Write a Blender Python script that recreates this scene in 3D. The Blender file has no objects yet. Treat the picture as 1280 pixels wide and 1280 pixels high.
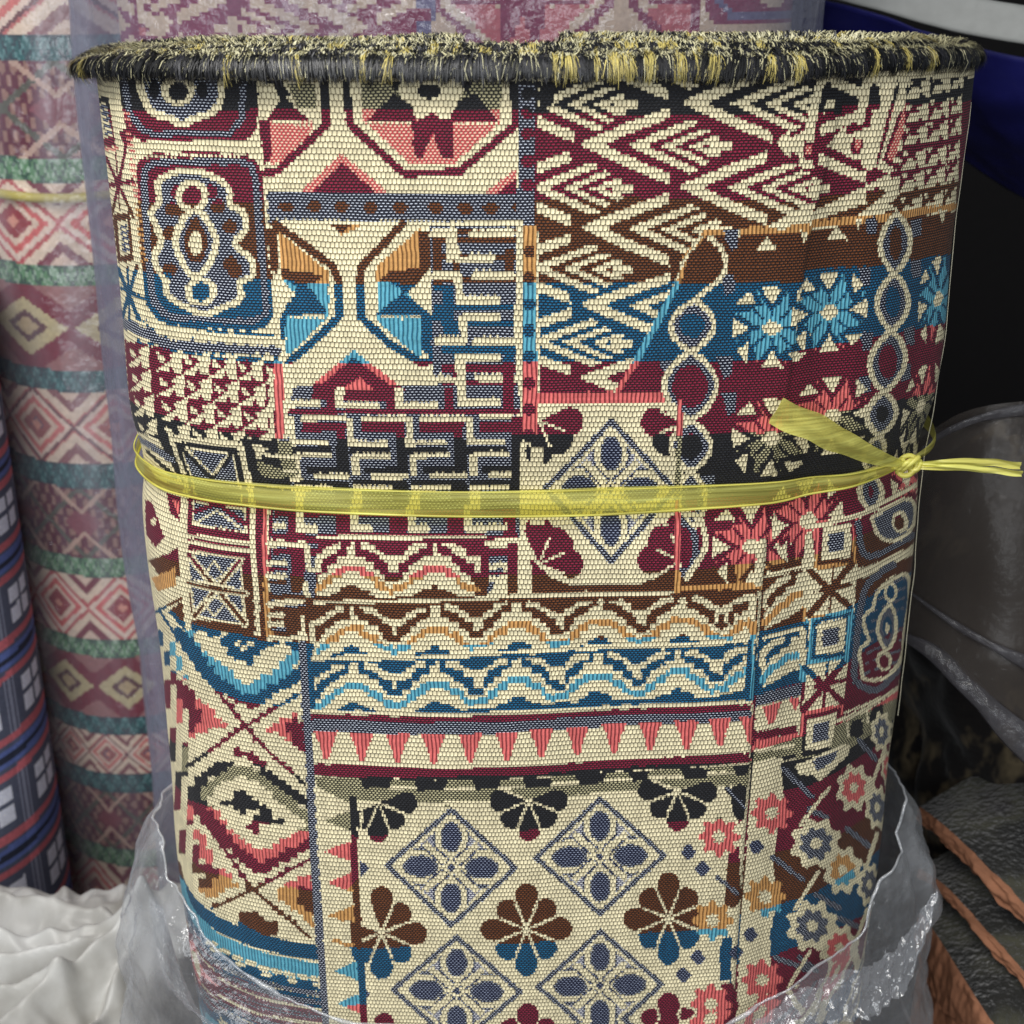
import bpy, math, random
import numpy as np
from mathutils import noise, Vector

# ------------------------------------------------------------------ camera, world, lamps, exposure
scene = bpy.context.scene
COL = scene.collection
TILT = math.atan2(1700., 4300.)                 # camera looks down on the standing roll
cam = bpy.data.cameras.new('camera'); cam_ob = bpy.data.objects.new('camera', cam); COL.objects.link(cam_ob)
cam.sensor_width = 36; cam.lens = 36 * 1700. / 1280.; cam.clip_start = .01; cam.clip_end = 50
cam_ob.location = (0, 0, 0); cam_ob.rotation_euler = (math.pi / 2 - TILT, 0, 0)
cam.dof.use_dof = True; cam.dof.focus_distance = .478; cam.dof.aperture_fstop = 18
scene.camera = cam_ob

world = bpy.data.worlds.new('World'); scene.world = world; world.use_nodes = True
bg = world.node_tree.nodes['Background']; bg.inputs[0].default_value = (.80, .90, 1., 1); bg.inputs[1].default_value = .22

def area(name, loc, target, size, power, color):
    l = bpy.data.lights.new(name, 'AREA'); l.shape = 'RECTANGLE'; l.size, l.size_y = size; l.energy = power; l.color = color
    o = bpy.data.objects.new(name, l); COL.objects.link(o); o.location = loc
    o.rotation_euler = (Vector(target) - Vector(loc)).to_track_quat('-Z', 'Y').to_euler()
    return o
area('shop_light', (-.50, -.25, 1.00), (0, .45, -.15), (.9, .7), 25., (1., .98, .95))     # ceiling light, up and to the left
area('open_shop_front', (-.25, -1.5, .25), (0, .45, -.2), (1.6, 1.2), 20.5, (.94, .97, 1.))  # daylight from the street behind the camera

scene.view_settings.view_transform = 'Standard'; scene.view_settings.look = 'None'
scene.view_settings.gamma = 1; scene.view_settings.exposure = 0; scene.view_settings.use_curve_mapping = False
scene.cycles.max_bounces = 10; scene.cycles.transparent_max_bounces = 24

random.seed(4); rng = np.random.default_rng(4)

# ------------------------------------------------------------------ helpers
def lin(r, g, b):
    f = lambda c: (c / 255 / 12.92) if c / 255 <= .04045 else ((c / 255 + .055) / 1.055) ** 2.4
    return (f(r), f(g), f(b))
def tag(o, label=None, cat=None, group=None, kind=None):
    for k, v in (('label', label), ('category', cat), ('group', group), ('kind', kind)):
        if v: o[k] = v
    return o
def thing(name, loc, label, cat, group=None):
    o = bpy.data.objects.new(name, None); COL.objects.link(o); o.location = loc; o.empty_display_size = .05
    return tag(o, label, cat, group)
def mesh(name, V, F, mat, parent=None, smooth=True):
    """V (n,3) world coordinates, F (m,k) -> one linked mesh object"""
    V = np.asarray(V, np.float32); F = np.asarray(F, np.int32)
    if parent is not None: V = V - np.asarray(parent.location, np.float32)[None, :]
    me = bpy.data.meshes.new(name); k = F.shape[1]
    me.vertices.add(len(V)); me.vertices.foreach_set('co', V.ravel())
    me.loops.add(F.size); me.loops.foreach_set('vertex_index', F.ravel())
    me.polygons.add(len(F)); me.polygons.foreach_set('loop_start', np.arange(len(F), dtype=np.int32) * k)
    try: me.polygons.foreach_set('loop_total', np.full(len(F), k, np.int32))
    except Exception: pass
    me.polygons.foreach_set('use_smooth', np.full(len(F), smooth))
    me.update(calc_edges=True); me.validate()
    me.materials.append(mat)
    o = bpy.data.objects.new(name, me); COL.objects.link(o)
    if parent is not None: o.parent = parent
    return o
def attr(o, name, typ, dom, data):
    a = o.data.attributes.new(name, typ, dom)
    a.data.foreach_set({'FLOAT_COLOR': 'color', 'FLOAT_VECTOR': 'vector', 'FLOAT': 'value'}[typ], np.asarray(data, np.float32).ravel())
def quads(nu, nv, wrap=False):
    """faces of a grid with index j*nu+i"""
    i, j = np.meshgrid(np.arange(nu if wrap else nu - 1), np.arange(nv - 1)); i2 = (i + 1) % nu
    return np.stack([j * nu + i, j * nu + i2, (j + 1) * nu + i2, (j + 1) * nu + i], -1).reshape(-1, 4)
def vnoise(P, s, seed=0):
    return np.array([noise.noise(Vector((p[0] * s + seed, p[1] * s, p[2] * s))) for p in P])
def catmull(p, k=10, close=True):
    p = np.asarray(p, float); n = len(p); out = []
    for i in range(n if close else n - 1):
        a, b, c, d = (p[(i + j) % n] if close else p[min(max(i + j, 0), n - 1)] for j in (-1, 0, 1, 2))
        for t in np.arange(k) / k:
            out.append(.5 * (2 * b + (c - a) * t + (2 * a - 5 * b + 4 * c - d) * t * t + (3 * b - a - 3 * c + d) * t ** 3))
    if not close: out.append(p[-1])
    return np.array(out)
def resample(p, n, close=False):
    q = np.vstack([p, p[:1]]) if close else np.asarray(p)
    s = np.r_[0, np.cumsum(np.linalg.norm(np.diff(q, axis=0), axis=1))]
    t = np.linspace(0, s[-1], n, endpoint=not close)
    return np.stack([np.interp(t, s, q[:, i]) for i in range(q.shape[1])], 1)
def tube(path, rad, n=8):
    path = np.asarray(path, float); m = len(path); rad = np.broadcast_to(np.asarray(rad, float), (m,))
    T = np.gradient(path, axis=0); T /= np.linalg.norm(T, axis=1)[:, None] + 1e-12
    up = np.array([0, 0, 1.]) if abs(T[:, 2]).mean() < .8 else np.array([0, 1., 0])
    A = np.cross(T, up); A /= np.linalg.norm(A, axis=1)[:, None] + 1e-12; B = np.cross(T, A)
    a = np.linspace(0, 2 * math.pi, n, endpoint=False)
    V = path[:, None] + rad[:, None, None] * (np.cos(a)[None, :, None] * A[:, None] + np.sin(a)[None, :, None] * B[:, None])
    return V.reshape(-1, 3), quads(n, m, True)
# camera pinhole projection: world point -> image pixel, in which the pattern is drawn
def image_px(X, Y, Z):
    c, s = math.cos(TILT), math.sin(TILT); d = Y * c - Z * s
    return 640 + 1700 * X / d, 640 - 1700 * (Y * s + Z * c) / d
def spot(px, py, Y):
    """where the image pixel (px, py) lies at distance Y from the camera's vertical"""
    c, s = math.cos(TILT), math.sin(TILT); u = (px - 640) / 1700.; v = (640 - py) / 1700.
    t = Y / (c + v * s); return np.array([t * u, Y, t * (-s + v * c)])

# ------------------------------------------------------------------ materials
class NT:
    def __init__(s, name):
        s.m = bpy.data.materials.new(name); s.m.use_nodes = True; s.t = s.m.node_tree; s.t.nodes.clear()
        s.out = s.n('ShaderNodeOutputMaterial')
    def n(s, typ, **kw):
        x = s.t.nodes.new(typ)
        for k, v in kw.items(): setattr(x, k, v)
        return x
    def l(s, a, b): s.t.links.new(a, b)
    def math(s, op, a, b=None, c=None):
        x = s.n('ShaderNodeMath', operation=op)
        for i, v in enumerate((a, b, c)):
            if v is None: continue
            if isinstance(v, (int, float)): x.inputs[i].default_value = v
            else: s.l(v, x.inputs[i])
        return x.outputs[0]
    def mix(s, f, a, b):
        x = s.n('ShaderNodeMix', data_type='RGBA')
        for i, v in ((0, f), (6, a), (7, b)):
            if isinstance(v, (int, float)): x.inputs[i].default_value = v
            elif isinstance(v, tuple): x.inputs[i].default_value = (*v, 1)
            else: s.l(v, x.inputs[i])
        return x.outputs[2]
    def noise(s, scale, detail=3, vec=None, rough=.5):
        x = s.n('ShaderNodeTexNoise'); x.inputs['Scale'].default_value = scale; x.inputs['Detail'].default_value = detail; x.inputs['Roughness'].default_value = rough
        if vec is None: vec = s.n('ShaderNodeTexCoord').outputs['Object']
        s.l(vec, x.inputs['Vector']); return x.outputs[0]
    def mapped(s, scale, rot=(0, 0, 0)):
        x = s.n('ShaderNodeMapping'); x.inputs['Scale'].default_value = scale; x.inputs['Rotation'].default_value = rot
        s.l(s.n('ShaderNodeTexCoord').outputs['Object'], x.inputs['Vector']); return x.outputs[0]
    def ramp(s, f, *stops):
        x = s.n('ShaderNodeValToRGB'); e = x.color_ramp.elements
        while len(e) < len(stops): e.new(.5)
        for el, (p, c) in zip(e, stops): el.position = p; el.color = (*c, 1)
        s.l(f, x.inputs[0]); return x.outputs[0]
    def bump(s, h, strength, dist):
        x = s.n('ShaderNodeBump'); x.inputs['Strength'].default_value = strength; x.inputs['Distance'].default_value = dist
        s.l(h, x.inputs['Height']); return x.outputs[0]
    def bsdf(s, color, rough=.8, spec=.3, normal=None, sheen=0.):
        x = s.n('ShaderNodeBsdfPrincipled')
        if isinstance(color, tuple): x.inputs['Base Color'].default_value = (*color, 1)
        else: s.l(color, x.inputs['Base Color'])
        if isinstance(rough, (int, float)): x.inputs['Roughness'].default_value = rough
        else: s.l(rough, x.inputs['Roughness'])
        x.inputs['Specular IOR Level'].default_value = spec
        if normal is not None: s.l(normal, x.inputs['Normal'])
        if sheen: x.inputs['Sheen Weight'].default_value = sheen
        return x
    def done(s, sh): s.l(sh.outputs[0], s.out.inputs[0]); return s.m

def woven():
    """jacquard cloth: every stitch has its own yarn colour (attributes), laid out as a staggered lattice of floats"""
    t = NT('jacquard_cloth')
    A = lambda nm: t.n('ShaderNodeAttribute', attribute_name=nm)
    wa = A('weave').outputs['Vector']; wob = t.n('ShaderNodeTexNoise'); wob.inputs['Scale'].default_value = .09; wob.inputs['Detail'].default_value = 2; t.l(wa, wob.inputs['Vector'])
    wsub = t.n('ShaderNodeVectorMath', operation='SUBTRACT'); t.l(wob.outputs['Color'], wsub.inputs[0]); wsub.inputs[1].default_value = (.5, .5, .5)
    wsc = t.n('ShaderNodeVectorMath', operation='MULTIPLY_ADD'); t.l(wsub.outputs[0], wsc.inputs[0]); wsc.inputs[1].default_value = (1.3, 1.5, 0); t.l(wa, wsc.inputs[2])
    uv = t.n('ShaderNodeSeparateXYZ'); t.l(wsc.outputs[0], uv.inputs[0])
    sc = t.n('ShaderNodeSeparateColor'); t.l(A('stitch').outputs['Color'], sc.inputs[0])
    sa = A('stitch'); vv = t.math('MULTIPLY', uv.outputs[1], sa.outputs['Alpha']); row = t.math('FLOOR', vv)
    off = t.math('MULTIPLY', t.math('MULTIPLY', t.math('FLOORED_MODULO', row, 2.), .5), sc.outputs[2])
    cu = t.math('SUBTRACT', t.math('FRACT', t.math('ADD', uv.outputs[0], off)), .5)
    cv = t.math('SUBTRACT', t.math('FRACT', vv), .5)
    d = t.math('ADD', t.math('POWER', t.math('ABSOLUTE', t.math('DIVIDE', cu, sc.outputs[0])), 3.2), t.math('POWER', t.math('ABSOLUTE', t.math('DIVIDE', cv, sc.outputs[1])), 3.2))
    mr = t.n('ShaderNodeMapRange', interpolation_type='SMOOTHSTEP'); t.l(d, mr.inputs[0])
    mr.inputs[1].default_value = 1.2; mr.inputs[2].default_value = .75
    mask = mr.outputs[0]
    nz = t.noise(420, 2); nb = t.noise(26, 3)
    fg = A('yarn').outputs['Color']
    wr = t.n('ShaderNodeTexWhiteNoise', noise_dimensions='1D'); t.l(row, wr.inputs['W']); wc = t.n('ShaderNodeTexWhiteNoise', noise_dimensions='1D'); t.l(t.math('FLOOR', uv.outputs[0]), wc.inputs['W'])
    yarnvar = t.math('ADD', t.math('MULTIPLY', wr.outputs[0], .16), t.math('MULTIPLY', wc.outputs[0], .16))
    var = t.math('SUBTRACT', t.math('ADD', t.math('ADD', t.math('MULTIPLY', nz, .5), t.math('MULTIPLY', nb, .30)), yarnvar), .185)
    hs = t.n('ShaderNodeHueSaturation'); t.l(fg, hs.inputs['Color']); t.l(t.math('ADD', var, .66), hs.inputs['Value'])
    col = t.mix(mask, A('ground').outputs['Color'], hs.outputs[0])  # ground colour holds dark warp yarn and the shade painted between stitches
    dome = t.math('MAXIMUM', t.math('SUBTRACT', 1.15, d), 0.)
    h = t.math('ADD', t.math('POWER', dome, .6), t.math('MULTIPLY', nz, .5))
    return t.done(t.bsdf(col, .62, .32, t.bump(h, .9, .0006), .06))

def pile():
    t = NT('edge_pile'); a = t.n('ShaderNodeAttribute', attribute_name='yarn')
    return t.done(t.bsdf(a.outputs['Color'], .42, .6))
def faced(name, rough=.85, bump=0., scale=300):
    t = NT(name); a = t.n('ShaderNodeAttribute', attribute_name='yarn')
    n = t.noise(scale, 3); hs = t.n('ShaderNodeHueSaturation'); t.l(a.outputs['Color'], hs.inputs['Color']); t.l(t.math('ADD', t.math('MULTIPLY', n, .7), .65), hs.inputs['Value'])
    return t.done(t.bsdf(hs.outputs[0], rough, .2, t.bump(n, bump, .001) if bump else None))
def film(name, tint, body, density, rough=.18, streak=(40, 40, 3), edge=.55, bump=.35, gloss=.07, crease=.22):
    """thin plastic film: see-through, milkier at grazing angles and along its creases"""
    t = NT(name)
    n = t.noise(1., 5, t.mapped(streak)); n2 = t.noise(120, 4)
    lw = t.n('ShaderNodeLayerWeight'); lw.inputs['Blend'].default_value = .35
    cre = t.n('ShaderNodeMapRange', interpolation_type='SMOOTHSTEP'); t.l(n, cre.inputs[0]); cre.inputs[1].default_value = .5; cre.inputs[2].default_value = .75
    dens = t.math('MINIMUM', t.math('ADD', t.math('ADD', t.math('MULTIPLY', lw.outputs['Facing'], edge), t.math('MULTIPLY', cre.outputs[0], crease)), density), .96)
    tr = t.n('ShaderNodeBsdfTransparent'); tr.inputs[0].default_value = (*tint, 1)
    hb = t.math('ADD', n, t.math('MULTIPLY', n2, .8))
    p = t.bsdf(body, rough, .5, t.bump(hb, bump, .004))
    tl = t.n('ShaderNodeBsdfTranslucent'); tl.inputs[0].default_value = (*body, 1)
    m0 = t.n('ShaderNodeMixShader'); m0.inputs[0].default_value = .3; t.l(p.outputs[0], m0.inputs[1]); t.l(tl.outputs[0], m0.inputs[2])
    m = t.n('ShaderNodeMixShader'); t.l(dens, m.inputs[0]); t.l(tr.outputs[0], m.inputs[1]); t.l(m0.outputs[0], m.inputs[2])
    gl = t.n('ShaderNodeBsdfGlossy'); gl.inputs['Roughness'].default_value = .12; t.l(t.bump(hb, .6, .006), gl.inputs['Normal'])
    m2 = t.n('ShaderNodeMixShader'); m2.inputs[0].default_value = gloss; t.l(m.outputs[0], m2.inputs[1]); t.l(gl.outputs[0], m2.inputs[2])
    return t.done(m2)
def plain(name, col, rough=.8, spec=.3, var=.25, scale=60, bump=.2, bd=.002):
    t = NT(name); n = t.noise(scale, 5)
    c = t.mix(n, tuple(x * (1 - var) for x in col), tuple(min(x * (1 + var), 1) for x in col))
    return t.done(t.bsdf(c, rough, spec, t.bump(n, bump, bd)))
# ------------------------------------------------------------------ woven pattern
CW = 1280
C_, D_, M_, W_, N_, L_ = range(6)          # cream, dark weft, mid weft, white-on-navy, navy, lace
R = np.zeros((CW, CW), np.int8)

def box(p, pad=1):
    p = np.asarray(p, float)
    x0, y0 = np.floor(p.min(0) - pad).astype(int); x1, y1 = np.ceil(p.max(0) + pad).astype(int)
    x0, y0 = max(x0, 0), max(y0, 0); x1, y1 = min(x1, CW - 1), min(y1, CW - 1)
    if x1 < x0 or y1 < y0: return None
    return x0, y0, x1 + 1, y1 + 1
def grid(b):
    return np.meshgrid(np.arange(b[0], b[2]) + .5, np.arange(b[1], b[3]) + .5)
def inside(p, X, Y):
    m = np.zeros(X.shape, bool); n = len(p)
    for i in range(n):
        (xa, ya), (xb, yb) = p[i], p[(i + 1) % n]
        if ya == yb: continue
        m ^= ((ya > Y) != (yb > Y)) & (X < (xb - xa) * (Y - ya) / (yb - ya) + xa)
    return m
def put(b, m, role, only=None):
    v = R[b[1]:b[3], b[0]:b[2]]
    if only is not None: m = m & (v == only)
    v[m] = role
def poly(role, *p, only=None):
    b = box(p)
    if b: X, Y = grid(b); put(b, inside(p, X, Y), role, only)
def rect(role, x0, y0, x1, y1, only=None): poly(role, (x0, y0), (x1, y0), (x1, y1), (x0, y1), only=only)
def line(role, w, *p, only=None, close=False):
    p = list(p) + ([p[0]] if close else [])
    b = box(p, w)
    if not b: return
    X, Y = grid(b); m = np.zeros(X.shape, bool)
    for (xa, ya), (xb, yb) in zip(p, p[1:]):
        dx, dy = xb - xa, yb - ya
        t = np.clip(((X - xa) * dx + (Y - ya) * dy) / max(dx * dx + dy * dy, 1e-6), 0, 1)
        m |= (X - xa - t * dx) ** 2 + (Y - ya - t * dy) ** 2 <= w * w / 4
    put(b, m, role, only)
def smooth(p, k=6, close=True):
    p = np.asarray(p, float); n = len(p); out = []
    for i in range(n if close else n - 1):
        a, b_, c, d = (p[(i + j) % n] if close else p[min(max(i + j, 0), n - 1)] for j in (-1, 0, 1, 2))
        for t in np.arange(k) / k:
            out.append(.5 * (2 * b_ + (c - a) * t + (2 * a - 5 * b_ + 4 * c - d) * t * t + (3 * b_ - a - 3 * c + d) * t ** 3))
    if not close: out.append(p[-1])
    return [tuple(q) for q in out]
def ell(role, cx, cy, rx, ry, rot=0, only=None):
    b = box([(cx - max(rx, ry), cy - max(rx, ry)), (cx + max(rx, ry), cy + max(rx, ry))])
    if not b: return
    X, Y = grid(b); c, s = math.cos(math.radians(rot)), math.sin(math.radians(rot))
    u = ((X - cx) * c + (Y - cy) * s) / rx; v = (-(X - cx) * s + (Y - cy) * c) / ry
    put(b, u * u + v * v <= 1, role, only)

# weft bands: the colour of the dark and the mid weft changes at these lines (left of / right of the cut edge)
BANDS = [
 ([(90,137),(600,137),(800,142),(1010,141)], [(990,134),(1100,131),(1230,124)]),
 ([(120,248),(200,254),(500,252),(800,246),(1010,253)], [(990,250),(1100,238),(1190,226)]),
 ([(140,330),(180,338),(250,347),(400,354),(600,355),(800,352),(1010,352)], [(985,339),(1010,337),(1100,331),(1195,316)]),
 ([(150,415),(160,424),(250,447),(340,454),(540,453),(750,452),(1010,449)], [(970,440),(1010,436),(1090,421),(1185,403)]),
 ([(160,495),(175,506),(250,535),(340,549),(450,548),(650,545),(850,542),(990,540)], [(960,532),(1000,525),(1080,508),(1180,488)]),
 ([(170,575),(230,610),(330,632),(600,634),(800,630),(980,620)], [(940,622),(1000,612),(1100,592),(1165,570)]),
 ([(180,680),(190,690),(260,712),(330,719),(560,724),(700,719),(870,710),(970,702)], [(930,706),(1020,692),(1080,669),(1150,636)]),
 ([(190,735),(200,745),(230,775),(330,802),(400,806),(600,806),(700,802),(850,795),(960,793)], [(920,795),(980,782),(1050,762),(1100,737),(1140,715)]),
 ([(195,825),(210,838),(240,853),(300,876),(370,887),(450,891),(660,889),(800,885),(960,874)], [(920,875),(1000,852),(1050,832),(1100,800),(1135,780)]),
 ([(195,890),(216,928),(300,951),(385,972),(500,972),(700,965),(930,951),(960,950)], [(910,950),(996,920),(1060,900),(1125,872)]),
 ([(210,970),(240,1000),(300,1020),(380,1041),(450,1046),(650,1036),(850,1027),(940,1022)], [(900,1010),(960,990),(1010,980),(1060,955),(1115,922)]),
 ([(220,1050),(255,1086),(300,1098),(390,1114),(436,1112),(446,1098),(650,1090),(836,1080),(940,1078)], [(900,1085),(980,1063),(1050,1045),(1110,1005)]),
 ([(225,1085),(250,1122),(330,1167),(390,1179),(450,1186),(650,1176),(800,1167),(940,1160)], [(890,1155),(960,1137),(1020,1115),(1080,1080),(1110,1050)]),
 ([(230,1140),(280,1215),(400,1262),(450,1256),(650,1250),(900,1230),(940,1226)], [(890,1215),(970,1195),(1030,1170),(1100,1135)]),
 ([(230,1220),(280,1290),(400,1335),(900,1310)], [(890,1290),(970,1262),(1030,1236),(1100,1200)]),
]
SEAM = [(0,1068),(95,1062),(290,1014),(337,1006),(432,994),(560,975),(695,957),(795,947),(895,941),(1080,930),(1280,917),(1400,910)]
def seam_x(y): return np.interp(y, [a for a, b in SEAM], [b for a, b in SEAM])
def band_map():
    ys = np.arange(CW) + .5; xs = np.arange(CW) + .5
    right = xs[None, :] > seam_x(ys)[:, None]
    B = np.zeros((CW, CW), np.int8)
    for l, r in BANDS:
        yl = np.interp(xs, *zip(*l)); yr = np.interp(xs, *zip(*r))
        B += (ys[:, None] > np.where(right, yr[None, :], yl[None, :])).astype(np.int8)
    return np.array([0, 1, 2, 3, 1], np.int8)[B % 5]   # 0 black/olive 1 maroon/pink 2 brown/tan 3 blue/sky

# --- motifs -----------------------------------------------------------------------------
def ring(pts, w, fill=None, role=C_, k=6):
    p = smooth(pts, k)
    if fill is not None: poly(fill, *p)
    line(role, w, *p, close=True)

def wave_unit(px, top, P=104., H=74., x0=-1e9, x1=1e9, sx=1., tilt=0.):
    """one hump of the wave border, peak at px; top = y of the thin line above it; clipped to x0..x1"""
    def q(*pts): return [(min(max(px + sx * a, x0), x1), top + b * H / 74. + tilt * a) for a, b in pts]
    poly(C_, *q((-53,56),(-44,54),(-40,46),(-34,43),(-30,34),(-20,31),(-17,24),(-6,22),(-4,8),(4,8),(6,22),(17,24),(20,31),(30,34),(34,43),(40,46),(44,54),(53,56),(53,73),(-53,73)))
    line(M_, 8, *q((-50,65),(-42,64),(-34,58),(-28,50),(-18,46),(-10,38),(10,38),(18,46),(28,50),(34,58),(42,64),(50,65)))
    poly(D_, *q((0,58),(-10,64),(-28,72),(-28,75),(28,75),(28,72),(10,64)))
    for s in (-1, 1):
        line(C_, 8, *q((s*15,11),(s*24,13),(s*34,20),(s*42,27),(s*53,29)))
        line(C_, 8, *q((s*53,29),(s*53,40)))

def waves(peaks, topline, x0, x1, H=74., tilt=0.):
    yt = lambda x: np.interp(x, *zip(*topline))
    for px in peaks: wave_unit(px, yt(px), H=H, x0=x0, x1=x1, tilt=tilt)
    line(C_, 5, *[(x, yt(x)) for x in np.linspace(x0 + 3, x1, 12)])

def lace(cx, cy, a, b):
    b_ = box([(cx - a, cy - b), (cx + a, cy + b)])
    if not b_: return
    X, Y = grid(b_); u = (X - cx) / a; v = (Y - cy) / b; d = np.abs(u) + np.abs(v)
    g = lambda m, r: put(b_, m, r)
    g(d < 1, W_); g(d < .89, C_); g(d < .81, L_)
    for ex, ey, rx, ry in ((.45, 0, .36, .26), (-.45, 0, .36, .26), (0, .5, .22, .36), (0, -.5, .22, .36)):
        e = ((u - ex) / rx) ** 2 + ((v - ey) / ry) ** 2
        g((e < 1.5) & (d < .84), W_); g((e < 1.15) & (d < .84), C_); g(e < .5, W_); g(e < .34, N_)
    for s in (-1, 1):
        w = np.abs(u - s * v * 1.0)
        m = (d < .78) & (d > .16)
        g(m & (w < .075), C_); g(m & (w >= .075) & (w < .12) & (d < .6), N_)
    g(d < .13, C_); g(d < .07, N_)

def petal(cx, cy, ax, ay, r, w, role=D_):
    """a petal from the flower centre (cx,cy) to the tip (ax,ay)"""
    dx, dy = ax - cx, ay - cy; n = math.hypot(dx, dy) or 1
    nx, ny = -dy / n, dx / n
    f = ((.08, .1), (.3, .4), (.5, .78), (.7, 1), (.84, .95), (.95, .62), (1, .2))
    p = [(cx + dx * t + nx * w * k, cy + dy * t + ny * w * k) for t, k in f]
    q = [(cx + dx * t - nx * w * k, cy + dy * t - ny * w * k) for t, k in reversed(f)]
    poly(role, *p, *q)
def flower(cx, cy, R1=46, R2=42, which=range(8), w=16):
    w *= .74
    for i in which:
        a = math.radians(45 * i); rr = R2 if i % 2 else (R1 if i % 4 else R1)
        petal(cx, cy, cx + rr * math.sin(a) * .98, cy - rr * math.cos(a), rr, w)
    for i in which:
        a = math.radians(45 * i + 22.5)
        line(C_, 3.4, (cx + 6 * math.sin(a), cy - 6 * math.cos(a)), (cx + 34 * math.sin(a), cy - 34 * math.cos(a)))

def star(cx, cy, r=50, sx=1., tilt=0.):
    def T(a, b): return (cx + a * sx, cy + b + tilt * a)
    pts = []
    for i in range(16):
        a = math.radians(22.5 * i + 22.5); rr = r if i % 2 == 0 else r * .62
        pts.append(T(rr * math.sin(a), -rr * math.cos(a)))
    poly(M_, *pts)
    for i in range(8):
        a = math.radians(45 * i); c, s = math.cos(a), math.sin(a)
        tri = [(-13, -r * 1.0), (13, -r * 1.0), (0, -r * .54)] if i % 2 == 0 else [(-10, -r * 1.08), (12, -r * 1.04), (8, -r * .70)]
        f = lambda k, dy: [T((x * k) * c - (y + dy) * s, (x * k) * s + (y + dy) * c) for x, y in tri]
        poly(D_, *f(1.45, r * .16)); line(D_, 3, T(r * .28 * s, -r * .28 * c), T(r * .6 * s, -r * .6 * c)); poly(C_, *f(1., 0))
    poly(C_, T(-13, 0), T(-5, -9), T(5, -9), T(13, 0), T(5, 9), T(-5, 9))

def chain(pts, amps, sx=1.):
    """two crossing wavy cream lines; pts = crossings, amps = half widths of the lenses between them"""
    for (xa, ya), (xb, yb), am in zip(pts, pts[1:], amps):
        t = np.linspace(0, 1, 11)
        l = [(xa + (xb - xa) * k - am * math.sin(math.pi * k) ** .8, ya + (yb - ya) * k) for k in t]
        r = [(xa + (xb - xa) * k + am * math.sin(math.pi * k) ** .8, ya + (yb - ya) * k) for k in t]
        poly(W_, *l, *r[::-1])
        ell(D_, (xa + xb) / 2, (ya + yb) / 2, max(am - 11, 3), max((yb - ya) / 2 - 17, 4))
        line(C_, 7, *l); line(C_, 7, *r)

def gear(cx, cy, rx, ry, mid, rot=-20):
    a = math.radians(rot); c, s = math.cos(a), math.sin(a)
    def T(u, v): return (cx + rx * (u * c - v * s), cy + ry * (u * s + v * c))
    def blob(k, role):
        p = []
        for i in range(32):
            t = math.radians(11.25 * i - 5.6); rr = k * (1. if i % 4 < 2 else .8)
            p.append(T(rr * math.cos(t), rr * math.sin(t)))
        poly(role, *p)
    blob(1.05, C_); blob(.68, mid); blob(.25, C_)

def snap(x0, y0, x1, y1, sx, sy):
    """stepped edges: the motif moves by whole groups of stitches"""
    ys = np.minimum((np.arange(y0, y1) - y0) // sy * sy + y0 + sy // 2, y1 - 1); xs = np.minimum((np.arange(x0, x1) - x0) // sx * sx + x0 + sx // 2, x1 - 1)
    R[y0:y1, x0:x1] = R[np.ix_(ys, xs)].copy()

def tooth(x0, x1, y, h, role=C_, n=8, up=True):
    st = (x1 - x0) / n
    for i in range(n):
        a = x0 + i * st
        poly(role, (a, y), (a + st, y), (a + st / 2, y - h if up else y + h))

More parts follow.
